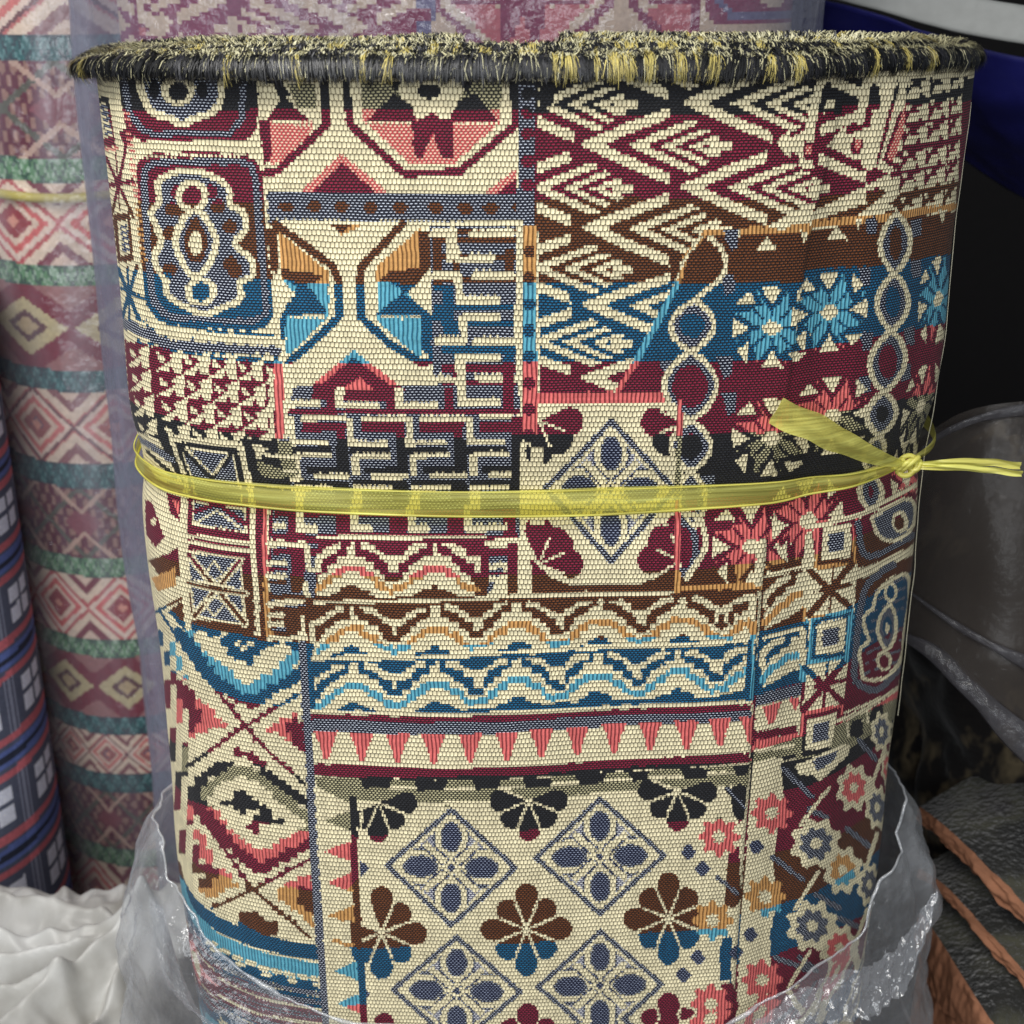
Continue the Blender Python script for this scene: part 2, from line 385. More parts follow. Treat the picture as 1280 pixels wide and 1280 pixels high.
def draw():
    # ---------- left strip and the two medallions
    R[:] = C_
    poly(C_, (90,95),(160,95),(185,400),(150,430))
    poly(D_, (150,100),(157,150),(163,168),(178,176),(305,176),(320,162),(322,100))
    line(W_, 8, (158,100),(163,140),(180,162),(192,167),(285,167),(300,150),(303,100))
    line(D_, 5, (168,100),(172,135),(188,154),(283,154),(293,140),(295,100))
    p = smooth([(174,92),(179,118),(192,140),(212,148),(226,156),(242,148),(262,142),(274,124),(272,92)], close=False)
    poly(W_, *p); line(C_, 9, *p)
    ell(C_, 222, 112, 21, 20); ell(D_, 222, 115, 12, 12)
    ell(D_, 193, 112, 7, 10); ell(D_, 251, 112, 7, 10)
    # medallion two
    m2 = [(172,206),(182,193),(196,190),(305,190),(322,205),(327,230),(334,320),(341,395),(332,409),(312,415),(215,408),(196,398),(184,380),(178,330),(173,250)]
    poly(D_, *m2)
    ins = lambda k: [(256 + (x - 256) * k, 303 + (y - 303) * k) for x, y in m2]
    line(W_, 9, *smooth(ins(.885), 3), close=True)
    line(D_, 3, *smooth(ins(.80), 3), close=True)
    ring([(237,213),(215,217),(198,228),(200,250),(190,266),(197,285),(202,302),(194,318),(196,332),(207,350),(210,368),(230,383),(254,392),(281,384),(300,373),(298,354),(314,345),(311,324),(292,306),(306,285),(301,265),(286,258),(284,236),(264,221)], 8, W_)
    for x, y in ((216,262),(271,258),(285,284),(212,292),(286,330),(212,338),(222,240),(262,240),(232,270),(292,338)): ell(D_, x, y, 9, 9)
    ring([(242,262),(228,275),(219,302),(229,332),(244,346),(260,330),(268,302),(257,275)], 8, W_)
    ell(D_, 243, 303, 14, 25); ell(C_, 243, 304, 8, 15); ell(D_, 243, 278, 6, 5)
    ell(C_, 239, 245, 20, 21); ell(D_, 239, 246, 12, 13)
    ell(C_, 250, 365, 20, 18); ell(D_, 250, 365, 11, 12)
    tooth(176, 318, 192, 7, C_, 24, False)
    # below the medallions
    line(D_, 10, (184,404),(206,416),(340,424))
    line(C_, 8, (188,402),(210,416),(340,426)); line(W_, 13, (150,402),(180,412),(212,430),(345,438))
    # strip: little boxes and crosses
    poly(D_, (116,122),(137,120),(146,182),(128,184)); poly(C_, (122,129),(134,128),(142,170),(130,173))
    for k in range(5): line(N_, 5, (128.5 + k*1.6, 134 + 8*k), (133.5 + k*1.6, 133 + 8*k))
    rect(M_, 126, 184, 150, 188)
    line(D_, 4, (130,190),(168,272)); line(D_, 4, (160,180),(140,268)); line(D_, 6, (136,232),(166,226))
    poly(D_, (150,165),(163,160),(168,172),(158,186)); line(D_, 2, (146,190),(150,262))
    poly(D_, (141,268),(163,266),(168,326),(148,328)); poly(C_, (147,276),(160,275),(163,318),(151,320))
    for k in range(5): line(N_, 5, (152.5 + k*.8, 284 + 7*k), (157.5 + k*.8, 283 + 7*k))
    for y in range(140, 330, 8): rect(M_, 152 + (y-100)*.11, y, 160 + (y-100)*.11, y + 3)
    line(D_, 5, (148,335),(176,400)); line(D_, 5, (172,332),(154,398)); line(D_, 4, (152,360),(180,372)); line(D_, 3, (160,332),(164,400))
    # ---------- octagons, first row
    def ocL(role, w, pts): line(role, w, *pts)
    ocL(D_, 10, [(404,95),(407,156),(376,186),(345,214),(326,218)])
    poly(D_, (322,152),(337,150),(337,200),(328,206))
    poly(M_, (337,152),(390,151),(388,166),(350,203),(337,206)); tooth(339, 388, 152, 6, C_, 9, False)
    poly(D_, (330,152),(352,120),(388,152)); poly(M_, (358,105),(394,105),(394,137),(372,137))
    poly(D_, (330,100),(348,100),(362,118),(350,130),(346,118))
    poly(C_, (318,100),(340,106),(345,118),(336,136),(326,150))
    ocL(D_, 10, [(431,95),(437,156),(505,217),(573,215),(643,157),(642,95)])
    poly(M_, (452,100),(453,150),(512,204),(567,204),(626,152),(627,100))
    tooth(458, 515, 151, 6, C_, 8, False); tooth(566, 625, 151, 6, C_, 8, False)
    poly(D_, (458,152),(492,118),(512,126),(522,152)); poly(D_, (560,152),(572,126),(594,116),(624,152))
    poly(D_, (482,100),(505,100),(500,118)); poly(D_, (575,100),(592,100),(584,118))
    poly(C_, (496,110),(508,96),(566,96),(582,110),(572,128),(560,150),(553,152),(545,140),(536,152),(520,150),(515,132),(502,124))
    ell(D_, 537, 114, 14, 10)
    poly(D_, (515,152),(526,150),(540,140),(552,150),(567,150),(566,197),(553,197),(541,166),(528,197),(517,195))
    poly(M_, (541,166),(556,206),(526,206))
    poly(M_, (427,192),(374,240),(484,240)); poly(D_, (427,204),(390,240),(470,240))
    poly(M_, (608,240),(646,210),(646,240)); poly(D_, (622,240),(646,222),(646,240))
    # dotted navy bar and the vertical one
    poly(W_, (332,240),(672,240),(672,276),(334,278))
    for x in (357,392,427,463,500,545,582,614,650): poly(D_, (x-11,259),(x-5,253),(x+5,253),(x+11,259),(x+5,266),(x-5,266))
    tooth(336, 668, 279, 5, C_, 60, True)
    poly(W_, (648,95),(673,95),(672,282),(646,282))
    rect(D_, 649, 95, 673, 104)
    for y in (117,142,166,200,231): poly(D_, (650,y),(655,y-8),(664,y-8),(670,y),(664,y+7),(655,y+7))
    line(D_, 4, (671,100),(670,280))
    # ---------- octagons, second row
    poly(C_, (334,280),(540,280),(545,452),(345,456))
    ocL(D_, 10, [(342,280),(415,333),(423,350),(424,396),(386,432),(361,452)])
    poly(D_, (331,285),(346,285),(346,345),(338,350))
    poly(M_, (348,292),(410,340),(411,395),(366,440),(352,444)); poly(D_, (342,336),(404,344),(400,352),(372,360),(350,346))
    poly(D_, (378,352),(392,366),(410,394),(352,394),(358,372),(368,362)); tooth(360, 405, 394, 6, C_, 9, False)
    poly(D_, (350,390),(356,392),(355,440),(345,446))
    poly(C_, (338,338),(352,350),(368,368),(356,384),(347,404)); line(C_, 6, (348,340),(346,452))
    ocL(D_, 10, [(503,280),(452,333),(450,350),(451,396),(487,430),(524,452),(546,451)])
    poly(M_, (525,285),(525,350),(470,352),(470,334)); poly(M_, (472,352),(500,352),(528,395),(528,445),(519,444),(472,402))
    poly(D_, (472,350),(490,338),(538,334),(528,348),(506,368),(494,356)); poly(D_, (468,394),(504,366),(520,378),(540,396))
    poly(D_, (526,392),(546,395),(546,450),(527,438)); tooth(474, 526, 394, 6, C_, 10, False)
    poly(C_, (514,364),(540,346),(542,398),(530,382)); rect(D_, 524, 290, 538, 336)
    poly(D_, (410,280),(442,280),(428,294)); poly(M_, (422,297),(428,290),(442,280),(456,280))
    poly(M_, (442,438),(387,484),(502,484)); poly(D_, (442,446),(398,484),(490,484))
    # ---------- key fret
    poly(W_, (538,282),(650,280),(655,640),(345,645),(352,484),(540,482))
    for y in (288, 300, 322, 349, 384, 405, 437, 460, 480, 512, 540): rect(D_, 552, y - 4, 646, y + 4)
    for y0, y1 in ((284,300),(300,350),(350,362),(382,402),(400,450),(455,474)): rect(D_, 541 if y0 < 400 else 566, y0, 553 if y0 < 400 else 574, y1)
    rect(D_, 553, 355, 568, 420); rect(D_, 630, 310, 643, 345); rect(D_, 632, 440, 643, 520); rect(D_, 566, 310, 574, 345)
    def L(x0, y0, x1, y1, foot=None, fx=None, w=9):
        line(C_, w, (x0, y0), (x1, y1))
        if foot: line(C_, w, *foot)
    for f in ([(565,287),(572,325),(617,322)], [(540,292),(556,291)], [(590,293),(640,291)],
              [(542,345),(572,344),(575,377),(622,375)], [(592,346),(640,344)], [(622,396),(578,397),(580,427),(547,427)],
              [(594,428),(642,427)], [(622,446),(573,446),(576,505),(626,502)], [(598,473),(640,473)],
              [(505,478),(566,475)], [(563,324),(562,290)]):
        line(C_, 9, *f)
        tooth(f[-2][0], f[-1][0], f[-1][1] - 3, 5, C_, 6, True)
    # body of the fret: rows of hooks, traced on one unit and repeated four times
    fz = lambda *p: [(320 + X / 3.368, 440 + Y / 3.368) for X, Y in p]
    def fbar(role, x0, y0, x1, y1):
        rect(role, *fz((x0, y0))[0], *fz((x1, y1))[0])
        if role == C_ and x1 - x0 > 90: (tx0, ty), (tx1, _) = fz((x0, y0), (x1, y0)); tooth(tx0, tx1, ty, 3, C_, max(3, int((x1 - x0) / 20)))
    poly(W_, *fz((125,150),(640,140),(1118,140),(1118,610),(110,610)))
    poly(D_, (392,480),(492,480),(506,486),(504,500),(388,500)); poly(M_, (424,488),(450,472),(468,488))
    for i, o in enumerate((0, 250, 497, 748)):
        if i < 3:
            fbar(D_, 296 + o, 150, 332 + o, 262); fbar(D_, 130 + o, 240, 335 + o, 262)
            if i < 2: fbar(C_, 335 + o, 150, 372 + o, 240); fbar(C_, 335 + o, 216, 518 + o, 240)
        sk_ = (0, 0, 0, -4)[i]
        fbar(D_, 130 + o, 244, 390 + o, 262)
        fbar(C_, 190 + o, 272 + sk_, 385 + o, 292 + sk_); fbar(C_, 134 + o, 276, 162 + o, 396)
        fbar(D_, 192 + o, 298, 374 + o, 336); fbar(D_, 338 + o, 300, 376 + o, 400)
        fbar(C_, 160 + o, 378 + sk_, 304 + o, 398 + sk_)
        fbar(D_, 140 + o, 400, 312 + o, 430); fbar(D_, 338 + o, 372, 388 + o, 522)
        fbar(C_, 166 + o, 432 + sk_, 320 + o, 450 + sk_); fbar(C_, 150 + o, 434, 180 + o, 530)
        fbar(D_, 205 + o, 492, 384 + o, 520)
        fbar(C_, 232 + o, 524 + sk_, 388 + o, 544 + sk_); fbar(D_, 150 + o, 552, 384 + o, 572)
        fbar(C_, 150 + o, 578, 318 + o, 598); fbar(D_, 322 + o, 574, 388 + o, 640); fbar(C_, 150 + o, 590, 192 + o, 780)
    fbar(C_, 130, 208, 268, 236); fbar(C_, 20, 524, 165, 542)
    fbar(C_, 845, 20, 885, 225); fbar(C_, 845, 20, 1030, 40); fbar(C_, 885, 200, 1030, 225); fbar(D_, 885, 240, 1110, 258); fbar(C_, 915, 100, 1095, 125); fbar(D_, 1040, 20, 1080, 240)
    line(C_, 8, (352,601),(372,601)); poly(D_, (640,520),(652,520),(652,612),(640,612))
    line(C_, 11, (649,278),(652,330),(648,400),(651,470),(658,530),(655,600),(657,660),(658,742))
    # ---------- houndstooth
    hp = [(158,424),(200,430),(345,440),(346,556),(300,552),(218,544),(172,560)]
    poly(D_, *hp)
    for j in range(-1, 5):
        for i in range(-3, 7):
            x = 196 + i * 33 + (j % 2) * 0 + j * 3.5; y = 437 + j * 30.5 + i * 4.2 - (i < 0) * (i * i) * 1.6
            if x < 158 or x > 334: continue
            wv = 33 if i >= 0 else 26
            poly(C_, (x, y + 26), (x + wv, y + 28), (x + wv, y - 1), (x + wv * .5, y + 6), (x + wv * .62, y + 12))
            poly(D_, (x + wv * .45, y + 29), (x + wv * .75, y + 29), (x + wv * .6, y + 19))
            poly(C_, (x + 2, y + 2), (x + wv * .42, y + 12), (x + wv * .28, y + 16), (x + 4, y + 12))
    line(W_, 12, (150,402),(180,414),(212,431),(345,440)); tooth(225, 340, 447, 7, C_, 9, True)
    rect(C_, 336, 460, 342, 548); poly(M_, (341,452),(353,452),(357,550),(344,550))
    rect(C_, 354, 455, 360, 548)
    poly(D_, (300,548),(345,552),(368,640),(318,640)); poly(M_, (345,551),(362,552),(372,598),(352,600))
    for y in (570, 590, 612): line(C_, 4, (330, y), (366, y + 3))
    poly(C_, (314,556),(335,560),(330,566),(320,578)); poly(M_, (318,576),(352,590),(352,602),(322,598))
    # ---------- squares under the houndstooth
    poly(D_, (170,540),(215,545),(300,552),(318,640),(232,640),(176,600))
    poly(C_, (168,538),(200,548),(214,590),(225,610),(190,600),(170,570)); line(W_, 9, (170,548),(190,558),(212,576)); line(D_, 5, (180,564),(214,598))
    for x0, x1, y0, y1 in ((219,302,548,0),):
        poly(C_, (212,543),(303,553),(315,640),(228,630)); poly(D_, (219,551),(296,560),(307,640),(234,632)); poly(C_, (225,558),(290,566),(299,640),(236,620))
        poly(W_, (228,562),(288,569),(297,640),(239,620)); line(D_, 5, (226,560),(262,604),(298,620)); line(D_, 5, (290,566),(258,604)); line(C_, 3, (234,562),(262,596),(284,568))
    poly(D_, (225,622),(325,640),(334,804),(238,786))
    line(C_, 7, (226,618),(231,664),(238,784)); line(C_, 7, (311,632),(316,690),(323,800)); line(C_, 5, (227,668),(316,681)); line(C_, 5, (229,676),(316,690))
    poly(C_, (236,628),(303,638),(308,667),(240,657)); poly(W_, (239,630),(300,640),(304,664),(242,654)); line(D_, 5, (240,640),(268,632),(304,656)); line(C_, 3, (244,654),(268,640),(300,662))
    poly(C_, (234,686),(302,696),(308,784),(243,772)); poly(W_, (237,690),(299,700),(304,780),(246,768))
    cx, cy = 268, 734
    for a, b in (((237,692),(306,780)), ((300,700),(244,770)), ((238,728),(306,742))): line(C_, 10, a, b); line(D_, 4, a, b)
    line(C_, 3, (268,700),(258,716),(268,724),(280,718),close=True); line(C_, 3, (268,770),(256,752),(268,744),(282,754),close=True)
    line(D_, 7, (322,640),(329,804)); line(M_, 6, (328,640),(334,802)); line(D_, 5, (336,640),(340,800))
    # stepped pieces at the left edge
    poly(C_, (176,600),(224,620),(236,788),(192,770))
    poly(D_, (182,624),(190,628),(200,650),(208,670),(198,684),(186,668)); ell(C_, 194, 652, 3, 5)
    poly(D_, (204,616),(222,622),(224,652),(212,640)); poly(M_, (212,626),(221,630),(222,645))
    poly(D_, (188,700),(214,690),(224,682),(228,720),(206,722)); poly(M_, (192,722),(216,712),(222,706),(222,732),(200,738))
    line(D_, 4, (190,768),(230,746)); poly(D_, (212,764),(230,750),(234,790),(224,778))
    # ---------- fret continuing under the tie, and the three wave rows
    poly(W_, (338,640),(650,640),(650,680),(610,745),(392,745),(384,805),(340,803))
    for y in (645, 676, 690): rect(D_, 340, y - 4, 645, y + 4)
    for i, x in enumerate((372, 440, 512, 583)):
        rect(D_, x - 14, 640, x - 4, 672); line(C_, 10, (x, 640), (x + 2, 664), (x + 20, 664)); tooth(x+4, x+22, 661, 5, C_, 3); rect(D_, x + 46, 640, x + 62, 674)
    for y in (660, 676): line(C_, 7, (341, y), (352, y)); tooth(341, 354, y-2, 4, C_, 2)
    rect(D_, 340, 668, 382, 676); line(C_, 7, (334,681),(382,682),(386,712),(398,714)); rect(D_, 363, 690, 380, 740); rect(W_, 337, 700, 362, 742)
    for y in (712, 728): line(D_, 4, (336, y), (356, y)); line(C_, 6, (334, y - 7), (356, y - 7)); tooth(336, 358, y-9, 4, C_, 3)
    line(C_, 8, (382,732),(383,752),(336,756)); rect(D_, 336, 744, 380, 750); rect(D_, 338, 760, 384, 805); 
    for y in (770, 782): line(C_, 6, (336, y), (352, y)); tooth(336, 354, y-2, 4, C_, 3)
    rect(W_, 338, 786, 356, 792); poly(C_, (336,795),(376,796),(374,770),(380,770),(384,806),(336,806))
    # wave rows
    poly(D_, (396,668),(605,668),(606,746),(394,748)); waves([440, 544], [(396,674),(606,673)], 397, 604)
    for y in (664, 684, 710, 726): line(C_, 6, (608, y), (634, y - 1)); tooth(608, 636, y-2, 5, C_, 4)
    rect(D_, 604, 672, 610, 745); line(D_, 5, (608,692),(640,692)); line(D_, 4, (610,718),(632,718)); rect(D_, 634, 640, 646, 745); line(C_, 6, (608,680),(648,678))
    poly(D_, (380,748),(650,746),(946,735),(946,790),(800,800),(600,814),(384,818))
    poly(D_, (384,815),(946,796),(944,880),(386,896))
    tl = [(394,754),(600,750),(650,746),(850,738),(946,735)]
    waves([440, 545, 648, 751, 853, 950], tl, 390, 940, 70, -.03); poly(C_, (386,792),(396,790),(396,824),(386,824))
    tl = [(390,825),(520,822),(650,816),(850,806),(946,799)]
    waves([442, 546, 648, 748, 848, 946], tl, 392, 938, 68, -.035)
    poly(D_, (383,806),(391,806),(393,890),(384,890))
    snap(394, 755, 935, 882, 6, 4); snap(396, 676, 604, 746, 6, 4)
    for tl_ in ([(394,754),(600,750),(650,746),(850,738),(946,735)], [(390,825),(520,822),(650,816),(850,806),(946,799)], [(396,674),(606,673)]): line(C_, 5, *tl_)
    line(D_, 6, (936,800),(933,880)); line(M_, 3, (940,800),(938,880))
    line(C_, 5, (386,891),(520,893),(660,890),(800,884),(938,876))
    poly(D_, (386,894),(520,896),(660,893),(800,887),(938,879),(938,890),(800,899),(660,905),(386,906))
    poly(W_, (386,900),(520,903),(660,900),(800,894),(938,886),(938,899),(800,908),(660,915),(520,918),(388,917))
    poly(C_, (388,917),(520,918),(660,915),(800,909),(938,899),(938,940),(800,950),(660,958),(520,961),(388,957))
    for tx, ty in ((407,951),(452,953),(497,953),(542,953),(588,952),(634,950),(677,947),(722,945),(768,942),(813,939),(858,936),(899,932),(938,930)):
        poly(M_, (tx-15,ty-35),(tx+15,ty-36),(tx+8,ty-18),(tx+3,ty),(tx-3,ty),(tx-8,ty-18))
    poly(D_, (390,956),(520,960),(660,957),(800,950),(936,939),(936,952),(800,964),(660,971),(520,974),(392,971))
    poly(M_, (392,972),(520,975),(660,972),(800,965),(936,953),(934,984),(800,993),(660,1002),(520,1007),(432,1004),(396,985))
    for a, b, y in ((450,490,973),(518,560,974),(591,627,972),(653,690,971),(719,758,968),(786,812,965),(851,887,960),(915,935,955)):
        poly(D_, (a,y),(b,y),(b-3,y+11),(a+4,y+13))
    for a, b, y in ((488,520,985),(556,592,985),(624,655,983),(690,722,980),(757,788,976),(812,852,972),(884,916,966)): line(C_, 4, (a,y),(b,y-1))
    line(C_, 5, (440,1003),(520,1004),(660,1000),(800,991),(925,982))
    # ---------- lower left: saw-tooth V, lozenges
    poly(C_, (196,775),(240,788),(376,806),(400,1190),(340,1175),(245,1130),(222,1060))
    poly(D_, (236,788),(376,806),(376,815),(246,795))
    line(M_, 16, (238,795),(268,836),(305,864),(342,850),(374,818)); line(C_, 15, (250,796),(276,820),(307,848),(336,832),(356,812))
    line(D_, 14, (224,790),(240,808),(268,850),(290,868),(316,878),(345,862),(380,838))
    poly(D_, (270,796),(338,806),(326,818),(312,830),(296,828),(284,812)); line(C_, 4, (292,805),(306,810),(316,806))
    poly(M_, (208,800),(216,802),(236,850),(228,846)); line(D_, 6, (199,790),(210,830)); line(D_, 4, (202,800),(226,880))
    line(D_, 3.5, (202,765),(250,838),(305,907),(345,950),(381,982)); line(D_, 3.5, (374,868),(305,909),(234,958))
    poly(M_, (232,862),(252,878),(268,890),(281,908),(262,914),(238,922)); poly(D_, (222,850),(240,862),(244,888),(254,890),(248,908),(236,918),(240,895),(230,880)); ell(C_, 228, 886, 4, 6)
    poly(M_, (374,888),(376,935),(352,922),(332,914),(350,902)); poly(D_, (358,905),(376,896),(380,945),(364,930))
    for off, rl in ((0, D_), (9, C_), (15, D_), (21, C_)): line(rl, 5, (208+off,850),(216+off*.95,930),(228+off*.9,1020),(238+off*.85,1090), only=C_)
    line(M_, 4, (222,870),(234,960),(246,1050)); line(D_, 5, (208,860),(218,940),(226,990))
    poly(D_, (296,936),(316,942),(336,955),(332,962),(312,954),(296,944))
    line(D_, 13, (246,986),(262,966),(288,956)); line(M_, 13, (252,996),(272,976),(296,962),(330,974),(366,1010),(384,1024)); line(D_, 11, (328,962),(352,982),(384,1008))
    line(M_, 12, (252,994),(258,1010)); line(D_, 12, (244,985),(246,1004))
    line(M_, 15, (262,1014),(290,1048),(322,1072),(352,1060),(386,1040)); line(D_, 12, (252,1006),(278,1040),(300,1066),(326,1086),(352,1074),(388,1054))
    poly(D_, (278,1003),(292,996),(300,988),(310,988),(318,1000),(334,1006),(338,1020),(354,1026),(350,1032),(338,1030),(334,1036),(322,1030),(310,1018),(294,1012))
    ell(C_, 316, 1016, 7, 5); poly(D_, (308,1030),(320,1028),(328,1040),(318,1044))
    line(D_, 3.5, (242,1004),(280,1058),(317,1110),(388,1172)); line(D_, 3.5, (388,1074),(317,1111),(268,1133))
    poly(M_, (245,1030),(256,1042),(272,1078),(262,1084),(250,1060)); poly(D_, (252,1080),(276,1082),(278,1100),(266,1112),(252,1104))
    poly(M_, (276,1082),(290,1092),(300,1104),(280,1116),(262,1122),(252,1112),(268,1110)); poly(C_, (256,1092),(264,1096),(260,1104))
    poly(M_, (346,1108),(376,1098),(388,1094),(392,1160),(374,1144),(356,1132)); poly(D_, (373,1110),(390,1112),(392,1142),(378,1138))
    poly(D_, (298,1142),(318,1138),(344,1152),(350,1166),(330,1170),(300,1158))
    snap(196, 790, 380, 1172, 8, 6)
    line(D_, 3.5, (202,765),(250,838),(305,907),(345,950),(381,982)); line(D_, 3.5, (374,868),(305,909),(234,958))
    line(D_, 3.5, (242,1004),(280,1058),(317,1110),(388,1172)); line(D_, 3.5, (388,1074),(317,1111),(268,1133))
    # blue wavy bands
    base = smooth([(226,1080),(232,1104),(246,1126),(270,1146),(300,1161),(340,1175),(402,1188)], close=False)
    sh = lambda o: [(x + (o * .12 if x < 260 else 0), y + o) for x, y in base]
    for o, rl, w in ((0, D_, 10), (9, D_, 9), (16, C_, 3), (24, M_, 14), (35, M_, 10), (46, D_, 11), (55, W_, 6), (61, D_, 4), (66, W_, 6), (71, D_, 4), (75, C_, 4), (79, D_, 5), (84, W_, 5), (90, D_, 12), (102, M_, 14), (116, C_, 16)):
        line(rl, w, *sh(o))
    for i in range(9):
        x, y = 262 + i * 16, np.interp(262 + i * 16, *zip(*base)) + 36
        line(C_, 6, (x, y), (x + 9, y + 3)); line(D_, 6, (x + 4, y + 8), (x + 13, y + 9)) if i % 2 else line(C_, 5, (x + 4, y + 9), (x + 12, y + 11))
    line(W_, 10, (378,806),(381,880),(386,950),(391,1050),(398,1150),(408,1270))
    # ---------- flower panel
    poly(C_, (392,985),(432,1003),(520,1008),(660,1004),(800,995),(926,984),(900,1290),(412,1290))
    for y, tx, xr in ((987,402,434),(1027,404,438),(1065,405,439),(1104,407,441),(1145,409,443),(1176,413,446),(1214,418,449),(1255,421,451)):
        poly(M_, (tx,y),(xr,y-13),(xr,y+13))
    line(D_, 9, (441,1000),(443,1080),(449,1180),(456,1290))
    line(C_, 2, (447,1006),(448,1080),(455,1180))
    for y, k in ((1086,11),(1243,11)): poly(N_, (449,y-k),(463,y),(450,y+k))
    flower(473,1003, 50, 42, (2,3,4,5), 18); flower(661,999, 50, 44, (2,3,4,5,6), 18); flower(847,989, 50, 44, (2,3,4,5,6), 18)
    flower(477,1166, 58, 48, (0,1,2,3,4,5,6), 19); flower(658,1159, 58, 48, range(8), 19); flower(836,1149, 58, 48, range(8), 19)
    flower(480,1318, 52, 46, range(8), 18); flower(660,1308, 56, 46, range(8), 19); flower(836,1298, 56, 46, range(8), 19)
    line(D_, 9, (441,1000),(443,1080),(449,1180),(456,1290)); line(C_, 3, (452,1010),(450,1060)); poly(C_, (412,1290),(398,1120),(436,1120),(446,1290), only=D_)
    lace(564,1082,85,76); lace(750,1070,85,75); lace(571,1237,84,72); lace(750,1231,82,72)
    # ---------- diamond panel in the middle
    poly(C_, (664,488),(858,490),(858,736),(664,742))
    flower(674,526, 56, 52, (2,3,4), 24); flower(856,526, 56, 52, (4,5,6), 24); flower(674,706, 56, 52, (0,1,2), 24); flower(852,700, 56, 52, (0,7,6), 24)
    poly(D_, (664,742),(664,700),(690,724),(720,734),(800,731),(830,716),(846,704),(846,738))
    rect(M_, 662, 490, 858, 503); tooth(664, 858, 490, 5, M_, 30, True); rect(M_, 848, 490, 857, 545)
    lace(764,614,86,93); poly(C_, (664,560),(680,560),(680,660),(664,660))
    line(C_, 5, (650,747),(836,741)); line(D_, 4, (664,753),(836,746))
    # ---------- chevrons
    reg = [(672,97),(1075,97),(1215,97),(1195,262),(1010,280),(882,286),(852,320),(845,345),(820,395),(795,445),(772,488),(668,492)]
    poly(D_, *reg)
    b = box(reg); X, Y = grid(b); inr = inside(reg, X, Y)
    yc = [24,77,130,182,235,286,335,382,427,473]; hh = [54,53,52,52,51,50,48,46,46,46]
    for j, (y0, h) in enumerate(zip(yc, hh)):
        for i in (-1, 0, 1, 2):
            x0 = (838 if j % 2 else 715) + 246 * i + (5 if j < 3 and i >= 0 and not j % 2 else 0)
            a = (X - x0) / 122.; bb = (Y - y0 - .02 * (X - x0)) / h
            d = np.abs(a) + np.abs(bb); t = a + 1 - np.abs(bb)
            q = np.abs(bb) ** 1.14; to = a + 1 - q; t = a + 1 - np.abs(bb) ** 1.04                  # arms swing out round a blunt left tip
            ok = inr & (np.abs(bb) < .97)
            m = (to > .07) & (to < .33 + .06 * np.abs(bb)) & (a < -.015)
            m |= (t > .56) & (t < .76) & (d < .84) | (t > .90) & (t < 1.05) & (d < .78) | (t > 1.19) & (t < 1.33) & (d < .74)
            m |= (a > .40) & (a < .62) & (np.abs(bb) < .10) | (a > .44) & (a < .50) & (np.abs(bb) < .22)
            put(b, ok & m, C_)
    poly(D_, (673,100),(700,100),(690,130),(675,140))
    # M lines around
    rect(M_, 654, 283, 671, 545)
    for y in range(300, 545, 33): ell(D_, 661, y + 14, 8, 8)
    rect(C_, 671, 290, 674, 490)
    line(M_, 9, (1010,284),(882,291),(857,320),(852,345),(824,395),(798,445),(774,488)); line(C_, 5, (876,294),(850,330))
    # the squares and stripes woven near the top right
    line(C_, 13, (1026,104),(1014,150),(1006,206)); line(D_, 5, (1030,110),(1024,140)); poly(C_, (1000,170),(1022,172),(1016,212),(997,208)); poly(D_, (1004,176),(1018,178),(1014,200),(1002,198)); rect(M_, 1006, 182, 1014, 194)
    line(D_, 6, (1034,104),(1020,160),(1018,210)); poly(C_, (968,176),(988,162),(988,200))
    poly(C_, (1036,178),(1058,156),(1054,192))
    line(C_, 11, (1084,103),(1074,150)); line(C_, 20, (1110,103),(1098,150),(1086,202)); rect(D_, 1090, 106, 1099, 136); line(M_, 6, (1114,136),(1100,196)); line(D_, 4, (1119,110),(1096,202))
    line(C_, 8, (1128,103),(1116,150),(1102,200)); line(M_, 9, (1133,132),(1112,196)); line(D_, 4, (1124,140),(1104,200))
    poly(C_, (1062,166),(1086,168),(1078,200),(1056,196)); poly(D_, (1066,172),(1080,174),(1074,192),(1062,190)); poly(M_, (1068,175),(1077,176),(1073,188),(1066,187))
    poly(C_, (1034,262),(1010,284),(1020,262),(1100,222),(1112,214),(1112,226)); poly(C_, (960,282),(1000,258),(1016,252),(1016,262),(976,288)); poly(C_, (1074,268),(1112,236),(1128,232),(1120,246),(1092,270))
    # houndstooth at the right edge
    poly(D_, (1132,100),(1215,97),(1195,262),(1120,266))
    for j in range(6):
        for i, (x, w) in enumerate(((1128, 32), (1160, 26), (1186, 16))):
            x = x - j * 1.6; y = 98 + j * 29 - i * 5 + (j % 2) * 2
            poly(C_, (x + 1, y + 25), (x + w, y + 22), (x + w, y - 2), (x + w * .55, y + 6), (x + w * .7, y + 12), (x + w * .3, y + 12))
            poly(D_, (x + w * .5, y + 27), (x + w * .85, y + 25), (x + w * .66, y + 16)); poly(C_, (x + 1, y + 1), (x + w * .36, y + 3), (x + w * .2, y + 10))
    # ---------- brown / blue star field (both sides of the cut edge)
    sf = [(882,294),(1010,288),(1105,276),(1195,264),(1195,360),(1160,575),(1160,600),(1110,640),(1010,656),(1010,738),(850,740),(857,490),(774,490),(800,448),(828,396),(852,345),(860,318)]
    poly(D_, *sf)
    line(M_, 9, (1016,280),(1105,272),(1192,258)); line(M_, 5, (884,292),(1012,288))
    for x, y in ((958,305),(1046,292),(1130,286)): poly(C_, (x-14,y+8),(x,y-10),(x+14,y+8)); 
    for x, y in ((920,296),(1004,298),(1072,282),(1178,272)): poly(C_, (x-5,y-10),(x+5,y-10),(x,y+8))
    for x, y in ((905,355),(910,300),(902,458),(830,462),(908,505),(884,610)): poly(W_, (x-8,y-14),(x+12,y-14),(x+12,y+8),(x+2,y+14))
